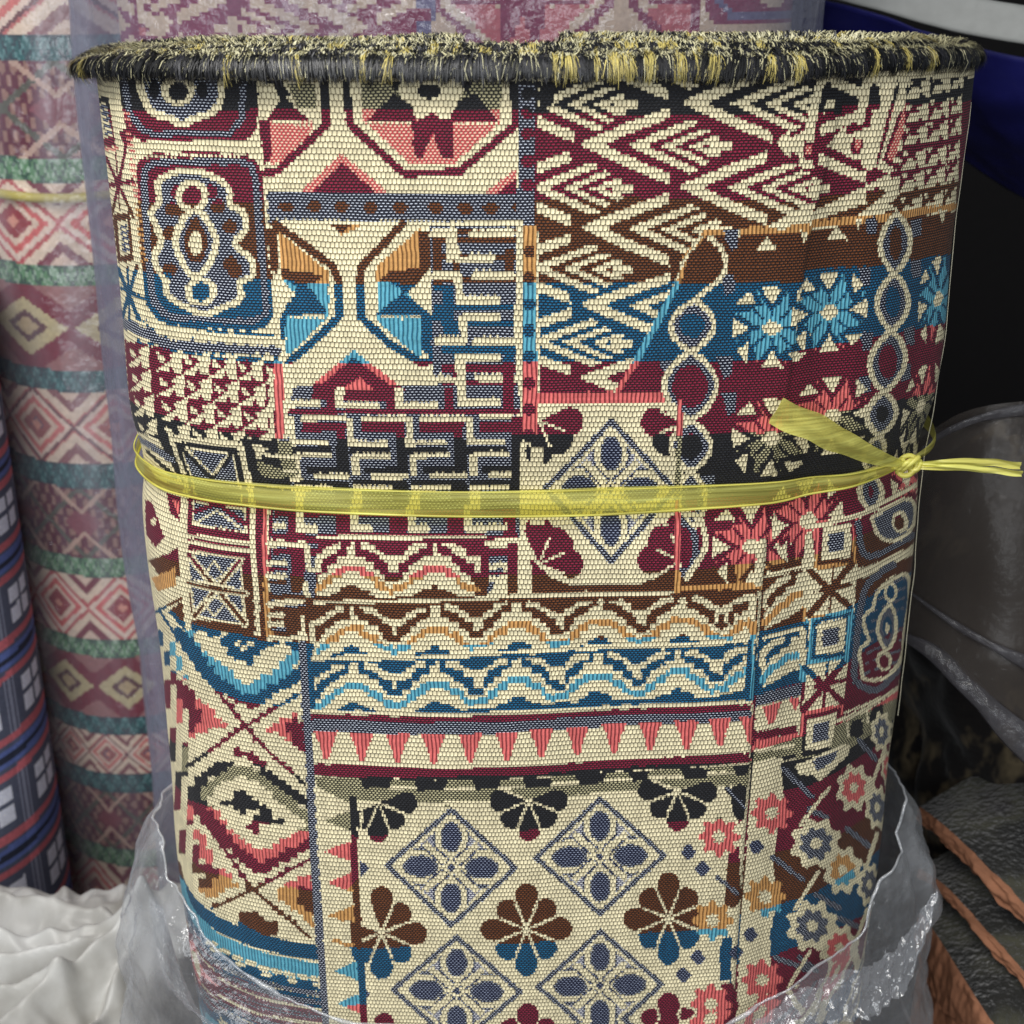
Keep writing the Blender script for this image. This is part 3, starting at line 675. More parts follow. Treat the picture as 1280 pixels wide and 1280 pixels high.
    line(C_, 7, *smooth([(886,296),(900,310),(906,328),(900,346),(882,362),(866,374)], close=False)); 
    chain([(866,374),(862,438),(862,524),(864,590),(868,660)], [27, 33, 25, 18])
    line(C_, 8, *smooth([(854,640),(876,652),(882,680),(872,700),(858,722)], close=False)); line(W_, 9, (850,650),(868,668),(870,690),(852,715))
    ell(D_, 856, 684, 9, 24)
    for x, y in ((1088,282),(1080,345),(1145,285),(1145,335),(1135,420),(1082,425),(1080,480),(1130,465)): poly(W_, (x-7,y-10),(x+7,y-12),(x+7,y+10),(x-5,y+12))
    chain([(1120,266),(1117,342),(1113,413),(1103,490),(1100,545),(1097,592),(1092,640)], [19, 20, 22, 19, 14, 14], .8)
    star(964,409,50); star(1036,390,50,.95,-.12); star(1172,374,52,.48,-.3)
    star(965,548,50); star(1040,520,50,.95,-.12); star(1152,508,50,.45,-.3)
    star(940,684,50); star(1012,652,50,.9,-.2); star(1142,600,46,.45,-.3)
    # ---------- the layer right of the cut edge, lower half
    line(M_, 4, (850,500),(848,735)); line(M_, 6, (848,500),(846,738))
    line(M_, 7, (846,735),(955,731),(1005,715))
    poly(D_, (955,725),(1012,706),(1006,880),(944,895))
    waves([1000, 1092], [(950,722),(1012,705)], 955, 1006, 66, -.25); waves([992, 1085], [(945,800),(1006,783)], 952, 1002, 62, -.2)
    line(M_, 6, (950,735),(957,690)); line(C_, 14, (948,726),(954,680)); poly(C_, (1006,668),(1016,664),(1016,716),(1004,720))
    poly(W_, (945,868),(1002,852),(1000,868),(942,884)); poly(C_, (942,884),(1000,868),(994,906),(940,918)); poly(M_, (952,882),(975,876),(966,904),(960,905)); poly(M_, (985,872),(998,870),(994,890)); poly(D_, (940,915),(995,905),(995,915),(940,926))
    poly(M_, (938,926),(1000,915),(996,945),(936,955)); line(C_, 5, (945,938),(990,930)); line(D_, 6, (938,956),(990,944))
    # boxed squares and crosses
    poly(C_, (1012,712),(1070,698),(1062,760),(1005,775)); poly(C_, (1008,835),(1062,825),(1055,880),(1000,895))
    for x, y, s in ((1045,677,1.), (1036,794,1.), (1024,913,.92)):
        q = lambda k: [(x + k * (-19 + 2), y - k * 21 + 4 * k), (x + k * 21, y - k * 25), (x + k * 18, y + k * 20), (x - k * 20, y + k * 25)]
        poly(D_, *q(1.32)); line(M_, 4, *q(1.30), close=True); poly(C_, *q(.95)); poly(W_, *q(.52))
    for x, y in ((1038,736), (1030,855)):
        line(D_, 8, (x-26,y-22),(x+22,y+22)); line(D_, 8, (x+26,y-32),(x-28,y+32)); line(D_, 3, (x+3,y-28),(x-3,y+28)); line(D_, 5, (x-20,y+3),(x+24,y-6))
        for a, b in ((x+8,y-24),(x-18,y+2),(x-8,y+24)): poly(C_, (a-4,b-3),(a+6,b-4),(a,b+6))
    line(M_, 3, (1068,655),(1066,700)); line(M_, 5, (1060,770),(1056,825))
    # right medallions
    poly(D_, (1068,652),(1150,615),(1150,680),(1070,714)); line(W_, 8, *smooth([(1074,655),(1078,690),(1100,692),(1148,668)], close=False)); line(D_, 4, (1086,660),(1090,680))
    line(C_, 6, (1016,660),(1075,645),(1156,606)); line(C_, 7, (1068,714),(1100,706),(1132,694),(1156,674))
    ring([(1092,648),(1104,640),(1118,632),(1142,625),(1149,640),(1143,660),(1128,674),(1112,676),(1098,668)], 5, W_); ell(C_, 1128, 653, 11, 14); ell(D_, 1127, 654, 6, 9)
    poly(D_, (1068,724),(1100,716),(1150,690),(1135,800),(1122,862),(1080,880),(1052,890),(1058,830),(1066,760))
    line(W_, 9, *smooth([(1118,706),(1085,728),(1074,760),(1068,820),(1070,852),(1098,862),(1124,836)], close=False)); line(D_, 3, *smooth([(1118,716),(1092,732),(1082,762),(1076,820),(1076,846),(1098,852),(1120,834)], close=False))
    ring([(1120,722),(1136,720),(1138,752),(1132,790),(1128,822),(1112,844),(1096,850),(1080,848),(1076,830),(1074,812),(1086,800),(1080,786),(1079,770),(1090,760),(1094,744),(1104,732)], 5, D_)
    for k in range(9): line(W_, 3.5, (1082 + k * 1.5, 842 - k * 13), (1124 + k * 1.2, 826 - k * 13), only=D_)
    for x, y in ((1100,765),(1096,800),(1126,770),(1122,805),(1090,832)): ell(D_, x, y, 4, 8)
    ring([(1112,756),(1100,772),(1098,792),(1108,812),(1118,802),(1122,782),(1118,764)], 5, W_); ell(D_, 1110, 785, 6, 14); ell(C_, 1110, 785, 3, 7)
    ell(C_, 1114, 740, 9, 13); ell(D_, 1114, 740, 5, 8); ell(C_, 1106, 826, 10, 13); ell(D_, 1106, 827, 6, 8)
    line(D_, 6, (1052,896),(1090,884),(1124,858)); line(C_, 5, (1046,900),(1085,886),(1126,858)); line(M_, 8, (1044,910),(1085,894),(1124,868))
    poly(M_, (1040,915),(1085,900),(1122,874),(1116,920),(1080,950),(990,965),(992,945),(1035,938)); 
    for x, y in ((1070,910),(1096,893)): poly(D_, (x-10,y+8),(x-4,y-10),(x+8,y-12),(x+10,y+6),(x+2,y+12)); line(C_, 3, (x-12,y-6),(x-10,y+10))
    # ---------- lower right: cream strip with gear flowers, dark ground with gears
    poly(C_, (936,955),(976,944),(980,998),(972,1040),(968,1080),(974,1126),(965,1170),(966,1228),(950,1290),(900,1290),(925,1080))
    poly(D_, (974,953),(1035,938),(1062,935),(1118,900),(1100,1060),(1085,1200),(1070,1290),(952,1290),(965,1228),(964,1167),(973,1125),(967,1078),(971,1042),(979,998))
    for a, bb in (((978,960),(1014,994)), ((966,1072),(1004,1100)), ((1060,1036),(1088,1058)), ((1020,1118),(1050,1136)), ((970,1198),(1012,1214)), ((1074,925),(1096,950)), ((1000,1198),(1022,1214)), ((1010,1010),(1034,1022)), ((1050,1148),(1075,1160))): line(W_, 7, a, bb)
    for a, bb in (((1034,984),(1000,1030)), ((1023,1090),(994,1137)), ((1014,1190),(987,1236)), ((1106,942),(1088,992)), ((1097,1042),(1080,1094)), ((1085,1137),(1068,1190))): line(C_, 5, a, bb)
    gear(1068,985,24,30,M_); gear(1020,1054,32,32,W_); gear(1054,1088,25,30,M_); gear(1016,1158,32,32,W_); gear(1051,1186,25,30,M_)
    gear(1098,1010,15,28,W_); gear(1087,1106,15,28,W_); gear(1074,1206,14,28,W_); gear(1103,915,14,26,W_); gear(1008,1262,30,30,W_); gear(1112,960,8,24,M_); gear(1094,1150,8,24,M_)
    poly(C_, (992,956),(1008,948),(1050,930),(1062,930),(1060,942),(1040,960),(1022,976),(1014,966),(998,968)); poly(W_, (1012,950),(1046,936),(1040,950),(1020,962))
    def gf(cx, cy, k=1.):
        p = [(math.cos(math.radians(11.25*i-5.6)) * 26 * k * (1 if i % 4 < 2 else .74), math.sin(math.radians(11.25*i-5.6)) * 26 * k * (1 if i % 4 < 2 else .74)) for i in range(32)]
        poly(M_, *[(cx + a, cy + b) for a, b in p]); poly(C_, *[(cx + a * .36, cy + b * .36) for a, b in p])
    # dark slips left of the cut edge
    poly(D_, (905,986),(926,978),(932,984),(930,1020),(924,1028),(914,1012),(913,996)); line(W_, 5, (908,984),(930,1008))
    poly(D_, (912,1064),(924,1058),(926,1110),(932,1120),(918,1136),(906,1132),(908,1090)); line(W_, 6, (898,1098),(922,1118))
    poly(D_, (904,1174),(915,1170),(914,1226),(900,1226),(900,1190)); poly(D_, (902,1230),(916,1228),(926,1262),(912,1280),(900,1262))
    gf(899,1046); gf(891,1152); gf(889,1256); gf(964,1016); gf(958,1122); gf(954,1226)
    for x, y in ((861,1066),(879,1087),(946,1059),(873,1198),(855,1220),(940,1170),(921,1192)): poly(N_, (x-10,y),(x-3,y-9),(x+3,y-9),(x+10,y),(x+3,y+9),(x-3,y+9))
    # the cut edge itself
    line(D_, 2.5, *[(seam_x(y) + 1.5, y) for y in range(620, 1290, 10)])
# ------------------------------------------------------------------ yarn palette
S = lambda r, g, b: np.array(lin(r, g, b))
DARK = np.array([S(32,34,39), S(138,24,58), S(114,62,26), S(10,98,140)])
MID = np.array([S(156,150,108), S(222,110,106), S(204,152,90), S(92,166,186)])
MIDB = np.array([S(52,52,40), S(138,42,52), S(132,84,38), S(30,106,140)])
def yarns(role, band, up):
    """role/band arrays -> yarn colour, ground colour (dark warp yarn plus painted gap shade) and stitch shape"""
    n = len(role); fg = np.zeros((n, 4)); bgc = np.zeros((n, 4)); st = np.zeros((n, 4)); fg[:, 3] = bgc[:, 3] = st[:, 3] = 1
    def setr(m, f, b, su, sv, off):
        fg[m, :3] = f; bgc[m, :3] = b; st[m, :3] = (su, sv, off)
    st[role == C_, 3] = .5
    setr(role == C_, S(236,224,184), S(112,93,62), .475, .515, 1)
    for k in range(4):
        setr((role == D_) & (band == k), DARK[k], S(14,10,14) * .8 + DARK[k] * .05, .42, .37, 1)
        setr((role == M_) & (band == k), MID[k], MIDB[k], .40, 5., 0)
    m = (role == M_) & (band == 0); setr(m, S(198,190,148), S(34,34,26), .36, .38, 1); m = (role == M_) & (band == 1) & up; setr(m, S(240,190,166), S(190,62,68), .34, .40, 1)
    setr(role == W_, S(222,230,244), S(10,13,33), .33, .19, 1)
    setr(role == N_, S(176,188,216), S(16,20,46), .30, .19, 1)
    setr(role == L_, S(214,214,214), S(64,66,104), .42, .36, 1)
    return fg, bgc, st

# ------------------------------------------------------------------ setting
GZ = -.62
o = mesh('ground', [(-4, -1, GZ), (4, -1, GZ), (4, 4, GZ), (-4, 4, GZ)], [(0, 1, 2, 3)], plain('floor_concrete', lin(70,66,62), .9)); tag(o, kind='structure')
o = mesh('back_wall', [(-2.5, 1.9, GZ), (2.5, 1.9, GZ), (2.5, 1.9, 1.6), (-2.5, 1.9, 1.6), (-2.5, 1.95, GZ), (2.5, 1.95, GZ), (2.5, 1.95, 1.6), (-2.5, 1.95, 1.6)],
         [(0, 1, 2, 3), (5, 4, 7, 6), (3, 2, 6, 7), (1, 5, 6, 2), (4, 0, 3, 7)], plain('unlit_shade_wall', lin(14,12,13), .9), smooth=False)  # shade of the unlit interior is put into the near-black wall colour
tag(o, 'wall far behind the fabric rolls, coloured near black for the unlit interior', 'wall')

# ------------------------------------------------------------------ the patterned roll
draw(); B = band_map()
PROFILE = [(-.1435,.500),(-.1405,.484),(-.1290,.466),(-.114,.455),(-.096,.4478),(-.067,.4422),(-.011,.440),(.045,.4425),(.088,.4475),(.106,.4555),(.124,.4625),(.143,.478),(.1585,.4945),
           (.1635,.512),(.161,.531),(.148,.546),(.12,.558),(.06,.567),(0,.570),(-.06,.567),(-.11,.556),(-.134,.540),(-.1435,.520)]
P0 = catmull(PROFILE, 24)
# unroll from the middle of the back
k0 = int(np.argmax(P0[:, 1])); P0 = np.roll(P0, -k0, 0); P0 = np.vstack([P0, P0[:1]])      # goes back -> left -> front -> right -> back
S0 = np.r_[0, np.cumsum(np.linalg.norm(np.diff(P0, axis=0), axis=1))]; PER = S0[-1]
def prof(s): return np.interp(s, S0, P0[:, 0]), np.interp(s, S0, P0[:, 1])
def pnorm(s):
    xa, ya = prof(np.clip(s - .002, 0, PER)); xb, yb = prof(np.clip(s + .002, 0, PER))
    tx, ty = xb - xa, yb - ya; n = np.hypot(tx, ty) + 1e-9
    return -ty / n * -1 * -1, tx / n * -1 * -1          # outward (left-hand side of travel, flipped below if needed)
_x, _y = prof(np.array([PER * .5])); _nx, _ny = pnorm(np.array([PER * .5]))
SGN = -1. if _ny[0] > 0 else 1.
def outward(s, d):
    x, y = prof(s); nx, ny = pnorm(s); return x + SGN * nx * d, y + SGN * ny * d
rat = P0[:, 0] / P0[:, 1]
SL = S0[int(np.argmin(rat))]; SR = S0[int(np.argmax(rat))]                                # silhouettes as seen from the front
ZT, ZB = -.0290, GZ + .004
PITCH, ROWH = .00146, .00092
def s_of_px(px, py):
    """arc position on the front of the roll for an image pixel"""
    c, s_ = math.cos(TILT), math.sin(TILT); u = (px - 640) / 1700.; v = (640 - py) / 1700.
    r = u / (c + v * s_); ss = np.linspace(SL, SR, 1500); x, y = prof(ss)
    return float(np.interp(r, x / y, ss))
def s_seam(z):
    s = SEAM_S; return np.interp(z, s[:, 0], s[:, 1])
SEAM_S = []
for y_, x_ in SEAM[1:-1]:
    sv = s_of_px(x_, y_); X_, Y_ = prof(sv); SEAM_S.append((float(spot(x_, y_, float(Y_))[2]), sv))
SEAM_S = np.array(sorted(SEAM_S))
# columns: half a stitch wide in front, coarse round the hidden back
cols = [0.]
while cols[-1] < PER - 1e-6:
    s = cols[-1]; cols.append(min(s + (PITCH / 2 if SL - .03 < s < SR + .03 else PITCH * 2), PER))
cols = np.array(cols); rows = np.arange(ZT, ZB, -ROWH); nu, nv = len(cols), len(rows)
Sg, Zg = np.meshgrid(cols, rows)
und = np.zeros_like(Sg)                                                                   # soft hand-made unevenness of the cloth
cs = np.linspace(0, PER, 90); cz = np.linspace(ZB, ZT, 60)
und_c = np.array([[noise.noise(Vector((a * 16, b * 7, 3))) * .0024 + noise.noise(Vector((a * 45, b * 25, 7))) * .0005 for a in cs] for b in cz])
ia = np.clip(np.interp(Sg, cs, np.arange(90)), 0, 88.999); ib = np.clip(np.interp(Zg, cz, np.arange(60)), 0, 58.999)
a0, b0 = ia.astype(int), ib.astype(int); fa, fb = ia - a0, ib - b0
und = (und_c[b0, a0] * (1 - fa) * (1 - fb) + und_c[b0, a0 + 1] * fa * (1 - fb) + und_c[b0 + 1, a0] * (1 - fa) * fb + und_c[b0 + 1, a0 + 1] * fa * fb)
ZTIE = -.1702
und -= .0030 * np.exp(-((Zg - ZTIE) / .013) ** 2)
und += .0011 * np.exp(-((Zg - ZTIE) / .006) ** 2) * np.sin(Sg * 260) * .3                                          # the tie bites into the cloth
zw = np.array([[noise.noise(Vector((z_ * 13, 2, 0))), noise.noise(Vector((z_ * 10, 6, 0)))] for z_ in rows])
und += .0036 * zw[:, :1] * np.exp(-((Sg - SR) / .05) ** 2) + .0022 * zw[:, 1:] * np.exp(-((Sg - SL) / .05) ** 2)
ss = s_seam(Zg); dl = ss - Sg
und += np.where(dl > 0, .0009 * np.exp(-dl / .03) * np.minimum(1, dl / .0012), 0.)         # top layer ends at the cut edge
Xg, Yg = outward(Sg, und)
V = np.stack([Xg, Yg, Zg], -1).reshape(-1, 3); F = quads(nu, nv)
if SGN > 0: F = F[:, ::-1]
# one yarn per stitch, staggered from row to row
cm = (cols[:-1] + cols[1:]) / 2; ri = np.arange(nv - 1)
stag = (ri % 2) * .5
sc_ = np.repeat(cm[None, :], nv - 1, 0)
zc = np.repeat(((rows[:-1] + rows[1:]) / 2)[:, None], nu - 1, 1)
def mirror(v, lo, hi):
    w = np.mod(v - lo, 2 * (hi - lo)); return lo + np.where(w > hi - lo, 2 * (hi - lo) - w, w)
sm = mirror(sc_, SL + .003, SR - .003); zm = np.where(zc < -.3985, -.797 - zc, zc)
xm, ym = prof(sm); px, py = image_px(xm, ym, zm)
pxi = np.clip(px, 0, CW - 1).astype(int); pyi = np.clip(py, 0, CW - 1).astype(int)
fg, bgc, st = yarns(R[pyi, pxi].ravel(), B[pyi, pxi].ravel(), (pyi < 262).ravel())

roll = thing('fabric_roll', (0, .50, GZ), 'large patchwork jacquard cloth roll with black pile edge, tied with yellow string, in front', 'fabric roll')
o = mesh('cloth', V, F, woven(), roll)
attr(o, 'yarn', 'FLOAT_COLOR', 'FACE', fg); attr(o, 'ground', 'FLOAT_COLOR', 'FACE', bgc); attr(o, 'stitch', 'FLOAT_COLOR', 'FACE', st)
row_i = np.repeat(np.arange(nv)[:, None], nu, 1)
attr(o, 'weave', 'FLOAT_VECTOR', 'POINT', np.stack([Sg / PITCH, row_i + 0. , np.zeros_like(Sg)], -1).reshape(-1, 3))

# ------------------------------------------------------------------ pile edges of the layers
PILE = pile()
def inset_path(d_of_s, s0, s1, n=700):
    s = np.linspace(s0, s1, n); d = d_of_s(s); x, y = outward(s, d); return s, x, y
def pile_edge(d_of_s, s0, s1, z, r, dens, seed, yellow=.14, lift=.0):
    g = np.random.default_rng(seed)
    s, x, y = inset_path(d_of_s, s0, s1)
    wob = np.array([noise.noise(Vector((a * 22, seed, 0))) for a in s]) * .0012
    zz = z + wob - .0035 * np.exp(-np.abs(s - SL) / .03) - .0012 * np.exp(-np.abs(s - SR) / .03) + lift * np.sin((s - s0) / (s1 - s0) * math.pi)
    # bead under the hair
    tp = np.stack([x, y, zz - .0006], 1); Vt, Ft = tube(tp, r * .62, 8)
    colt = np.tile(S(20,20,22), (len(Ft), 1))
    # hair: each tuft runs from the crown of the bead down its outer (or inner) side
    n = int((s1 - s0) * dens); t = g.uniform(s0, s1, n)
    bx, by = np.interp(t, s, x), np.interp(t, s, y); bz = np.interp(t, s, zz)
    nx, ny = pnorm(t); nx, ny = nx * SGN, ny * SGN
    tx, ty = -ny, nx
    kind = g.random(n)
    clump = np.array([noise.noise(Vector((a * 330, seed * 2.3, 8))) for a in t])
    a0 = np.where(kind < .62, g.uniform(50, 125, n), g.uniform(40, 170, n)); a1 = np.where(kind < .62, g.uniform(-75, 10, n), a0 + g.uniform(-75, 75, n))
    r0 = r * g.uniform(.7, 1.0, n); r1 = r * np.where(kind < .62, (1.05 + .5 * np.abs(clump)) * g.uniform(.75, 1.3, n) + .45 * (g.random(n) < .08), g.uniform(.98, 1.32, n))
    lean = g.normal(0, .0008, n) + .0035 * clump + .0012 * np.sin(t * 70)
    w = np.where(kind < .62, g.uniform(.00012, .00032, n), g.uniform(.0002, .00045, n))
    # colour runs along the edge: black pile, clumps painted lighter as grey sheen, yellow-cream wefts
    grp = np.array([noise.noise(Vector((a * 240, seed * 3.1, 1))) for a in t]); big = np.array([noise.noise(Vector((a * 14, seed, 5))) for a in t])
    isy = (grp > (.31 - .5 * np.clip(big, 0, 1))) & (g.random(n) < .85)
    front = kind < .62
    top = ~front
    tuft = np.array([noise.noise(Vector((a * 420, seed * 1.7, 3))) for a in t]); creamy = (top & (tuft + g.normal(0, .18, n) > -.10)) | (front & (g.random(n) < .05))
    c = np.where(isy[:, None], S(196,180,104)[None], S(24,24,27)[None] * (g.uniform(.3, 2.2, n) * (1 + 2.6 * np.clip(clump, -.3, 1)))[:, None]) * g.uniform(.75, 1.2, n)[:, None]
    c = np.where((creamy)[:, None], S(206,200,160)[None] * g.uniform(.55, 1.2, n)[:, None], c)
    K = 4; vs = []
    for k in range(K):
        f = k / (K - 1); a = np.radians(a0 + (a1 - a0) * f); rr = r0 + (r1 - r0) * f
        px_ = bx + nx * np.cos(a) * rr + tx * lean * f; py_ = by + ny * np.cos(a) * rr + ty * lean * f; pz_ = bz + np.sin(a) * rr
        ww = w * (1 - .75 * f)
        vs.append(np.stack([px_ - tx * ww, py_ - ty * ww, pz_], 1)); vs.append(np.stack([px_ + tx * ww, py_ + ty * ww, pz_], 1))
    Vh = np.stack(vs, 1); base = np.arange(n)[:, None] * (2 * K)
    fh = np.concatenate([base + np.array([[2 * k, 2 * k + 1, 2 * k + 3, 2 * k + 2]]) for k in range(K - 1)], 1).reshape(-1, 4)
    Vall = np.vstack([Vt, Vh.reshape(-1, 3)]); Fall = np.vstack([Ft, fh + len(Vt)])
    colh = np.repeat(c, K - 1, 0)
    e = mesh('pile_edge', Vall, Fall, PILE, roll)
    cc = np.ones((len(Fall), 4)); cc[:, :3] = np.vstack([colt, colh]); attr(e, 'yarn', 'FLOAT_COLOR', 'FACE', cc)
    return e
s_end = float(s_seam(-.029))
ramp_in = lambda s: np.where(s < s_end, -.0075 + .0068 * np.clip((s - s_end + .05) / .05, 0, 1), -.0007)
pile_edge(lambda s: .0014 + .0034 * np.exp(-np.abs(s - SL) / .02), .02, s_end, -.0266, .0039, 60000, 1)
pile_edge(ramp_in, SL - .02, PER - .02, -.0256, .0038, 60000, 2)
pile_edge(lambda s: np.full_like(s, -.0160), SL - .02, PER - .02, -.0244, .0036, 46000, 3, lift=.0006)
pile_edge(lambda s: np.full_like(s, -.0260), .02, PER - .02, -.0256, .0036, 40000, 4)
pile_edge(lambda s: np.full_like(s, -.0370), .02, PER - .02, -.0262, .0038, 34000, 5)
pile_edge(lambda s: np.full_like(s, -.0500), .04, PER - .04, -.0268, .0038, 30000, 6)
# dark mouth of the roll below the edges, and the thread that binds the pile to the cloth
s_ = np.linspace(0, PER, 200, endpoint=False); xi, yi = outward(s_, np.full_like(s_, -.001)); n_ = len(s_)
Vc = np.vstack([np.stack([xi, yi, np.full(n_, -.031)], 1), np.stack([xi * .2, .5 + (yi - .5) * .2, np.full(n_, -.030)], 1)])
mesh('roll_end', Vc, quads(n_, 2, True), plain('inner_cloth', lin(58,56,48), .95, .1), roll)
s_ = np.linspace(SL - .03, s_end, 900); xi, yi = outward(s_, .0009 + .0003 * np.sin(s_ / .0011 * 2 * math.pi))
Vs, Fs = tube(np.stack([xi, yi, -.0302 + .0004 * np.sin(s_ / .0023 * 2 * math.pi)], 1), .00022, 5)
mesh('edge_stitching', Vs, Fs, plain('edge_thread', lin(206,200,176), .7), roll)
# frayed thread at the turned edge on the right
zz_ = np.linspace(-.042, -.29, 160)
th = np.array([(*[float(q) for q in outward(np.array([SR - .001 + .003 * noise.noise(Vector((z * 22, 1, 0)))]), np.array([.0006 + .0036 * noise.noise(Vector((z * 13, 2, 0))) + .0005 * noise.noise(Vector((z * 60, 5, 0)))]))], z) for z in zz_])
Vs, Fs = tube(th, .00013, 5); mesh('loose_thread', Vs, Fs, bpy.data.materials['edge_thread'], roll)

# ------------------------------------------------------------------ yellow plastic tie
def tie_film(name, col, dens):
    t = NT(name); v = t.mapped((30, 30, 900)); n = t.noise(1., 4, v); n2 = t.noise(90, 3)
    c = t.ramp(n, (.3, tuple(x * .72 for x in col)), (.5, col), (.72, tuple(min(1, x * 1.25 + .05) for x in col)))
    p = t.bsdf(c, .3, .5, t.bump(t.math('ADD', n, n2), .35, .0008))
    tl = t.n('ShaderNodeBsdfTranslucent'); t.l(c, tl.inputs[0])
    m0 = t.n('ShaderNodeMixShader'); m0.inputs[0].default_value = .3; t.l(p.outputs[0], m0.inputs[1]); t.l(tl.outputs[0], m0.inputs[2])
    tr = t.n('ShaderNodeBsdfTransparent'); tr.inputs[0].default_value = (.93, .90, .35, 1)
    m = t.n('ShaderNodeMixShader'); t.l(t.math('ADD', t.math('MULTIPLY', n, .3), dens - .15), m.inputs[0]); t.l(tr.outputs[0], m.inputs[1]); t.l(m0.outputs[0], m.inputs[2])
    return t.done(m)
YEL = lin(234,227,118); TF = tie_film('tie_film', YEL, .50); TF2 = tie_film('tie_film_dense', YEL, .80)
sk = s_of_px(1122, 586)
tie = thing('plastic_tie', (0, .45, ZTIE), 'yellow plastic string tied round the patchwork roll with a knot and two loose ends', 'string')
# band: a flat tape from behind, round the front, to the knot; narrower towards the knot
s_ = np.linspace(.02, sk, 520); f = (s_ - SL) / (sk - SL)
wid = np.interp(f, [-.5, 0, .08, .3, .6, .8, .93, 1], [.0035, .0036, .0040, .0048, .0052, .0043, .0024, .0012])
zc_ = ZTIE + np.interp(f, [-.5, -.1, 0, .1, .5, .9, 1], [.010, .004, .0005, -.0006, 0, -.0002, .0004]) + .0007 * np.sin(s_ * 31)
VB = []
for j, w_ in enumerate(np.linspace(-1, 1, 7)):
    d = .0004 + .0011 * (1 - w_ * w_) + .0006 * np.sin(s_ * 55 + w_ * 2); x, y = outward(s_, d); VB.append(np.stack([x, y, zc_ + w_ * wid], 1))
VB = np.array(VB); band = mesh('band', VB.reshape(-1, 3), quads(len(s_), 7), TF, tie)
# its rolled lower edge
x, y = outward(s_, np.full_like(s_, .0012)); Vs, Fs = tube(np.stack([x, y, zc_ - wid * .86], 1), .00042, 6); mesh('folded_edge', Vs, Fs, TF2, tie).parent = band
x, y = outward(s_, np.full_like(s_, .0012)); Vs, Fs = tube(np.stack([x, y, zc_ + wid * .93], 1), .00026, 6); mesh('folded_edge', Vs, Fs, TF2, tie).parent = band
# the part that leaves the knot and goes round the right side
s_ = np.linspace(sk, PER - .02, 200); f = np.clip((s_ - sk) / .05, 0, 1); VB = []
for w_ in np.linspace(-1, 1, 5):
    x, y = outward(s_, .0022 + .0006 * (1 - w_ * w_) + 0 * s_); VB.append(np.stack([x, y, ZTIE + .0006 + .0035 * f + w_ * (.0010 + .0022 * f)], 1))
mesh('band', np.array(VB).reshape(-1, 3), quads(len(s_), 5), TF, tie)
kx, ky = outward(np.array([sk]), np.array([.0034])); K = np.array([kx[0], ky[0], ZTIE + .0006])
# knot: three crossing turns
def turn(rad, tilt, squash, off):
    a = np.linspace(0, 2 * math.pi, 40); return K + np.stack([rad * np.cos(a), -.001 + rad * .8 * np.sin(a) * squash, rad * np.sin(a + tilt)], 1) + np.array(off)
kv, kf, nb_ = [], [], 0
for rad, tl_, sq, off in ((.0034, .3, .6, (0, 0, 0)), (.0030, 1.2, -.7, (.0008, 0, .0004)), (.0025, 2.2, .5, (-.0010, -.0006, 0)), (.0018, .7, .9, (.0030, 0, 0)), (.0016, 1.6, .9, (-.0034, -.0002, .0008))):
    v_, f_ = tube(turn(rad, tl_, sq, off), .0010, 8); kv.append(v_); kf.append(f_ + nb_); nb_ += len(v_)
knot = mesh('knot', np.vstack(kv), np.vstack(kf), TF2, tie)
def tape(path, wdir, wid, name, mat, bow=.0008, n=60, m=7, tw=None):
    p = resample(catmull(path, 12, False), n); f = np.linspace(0, 1, n); W = np.interp(f, *zip(*wid)); VB = []
    wd = np.asarray(wdir, float); wd /= np.linalg.norm(wd)
    nrm = np.array([0, -1., 0])
    for w_ in np.linspace(-1, 1, m):
        q = p + wd * (W * w_)[:, None] + nrm * (bow * np.cos(w_ * 4.5) * np.minimum(1, W / .002))[:, None]
        q[:, 1] += .0006 * np.sin(f * 9 + w_ * 3) + .0007 * np.array([noise.noise(Vector((k_ * 5, w_ * 2.2, n))) for k_ in f]) * np.minimum(1, W / .002); q = q + wd * (.0009 * np.array([noise.noise(Vector((k_ * 7, 3, n))) for k_ in f]) * np.minimum(1, W / .003))[:, None]; VB.append(q)
    o = mesh(name, np.array(VB).reshape(-1, 3), quads(n, m), mat, tie); o.parent = knot; return o
E1 = spot(970, 513, .438)
tape([K + np.array([0, -.0008, 0]), K * .65 + E1 * .35 + np.array([0, -.006, -.0005]), K * .3 + E1 * .7 + np.array([0, -.006, .0006]), E1], (.42, 0, .9), [(0, .0010), (.3, .0030), (.7, .0050), (1, .0050)], 'loose_end', TF2, .0007)
Ea = spot(1276, 582, .470); Eb = spot(1278, 592, .468)
tape([K, K * .7 + Ea * .3 + np.array([0, -.002, .0016]), K * .3 + Ea * .7 + np.array([0, 0, .0012]), Ea], (0, .1, 1), [(0, .0008), (.3, .0013), (1, .0014)], 'loose_end', TF2, .0004)
tape([K + np.array([0, -.0006, -.0004]), K * .7 + Eb * .3 + np.array([0, -.002, .0008]), K * .3 + Eb * .7 + np.array([0, 0, .0004]), Eb], (0, -.1, 1), [(0, .0008), (.3, .0012), (1, .0012)], 'loose_end', TF2, .0004)

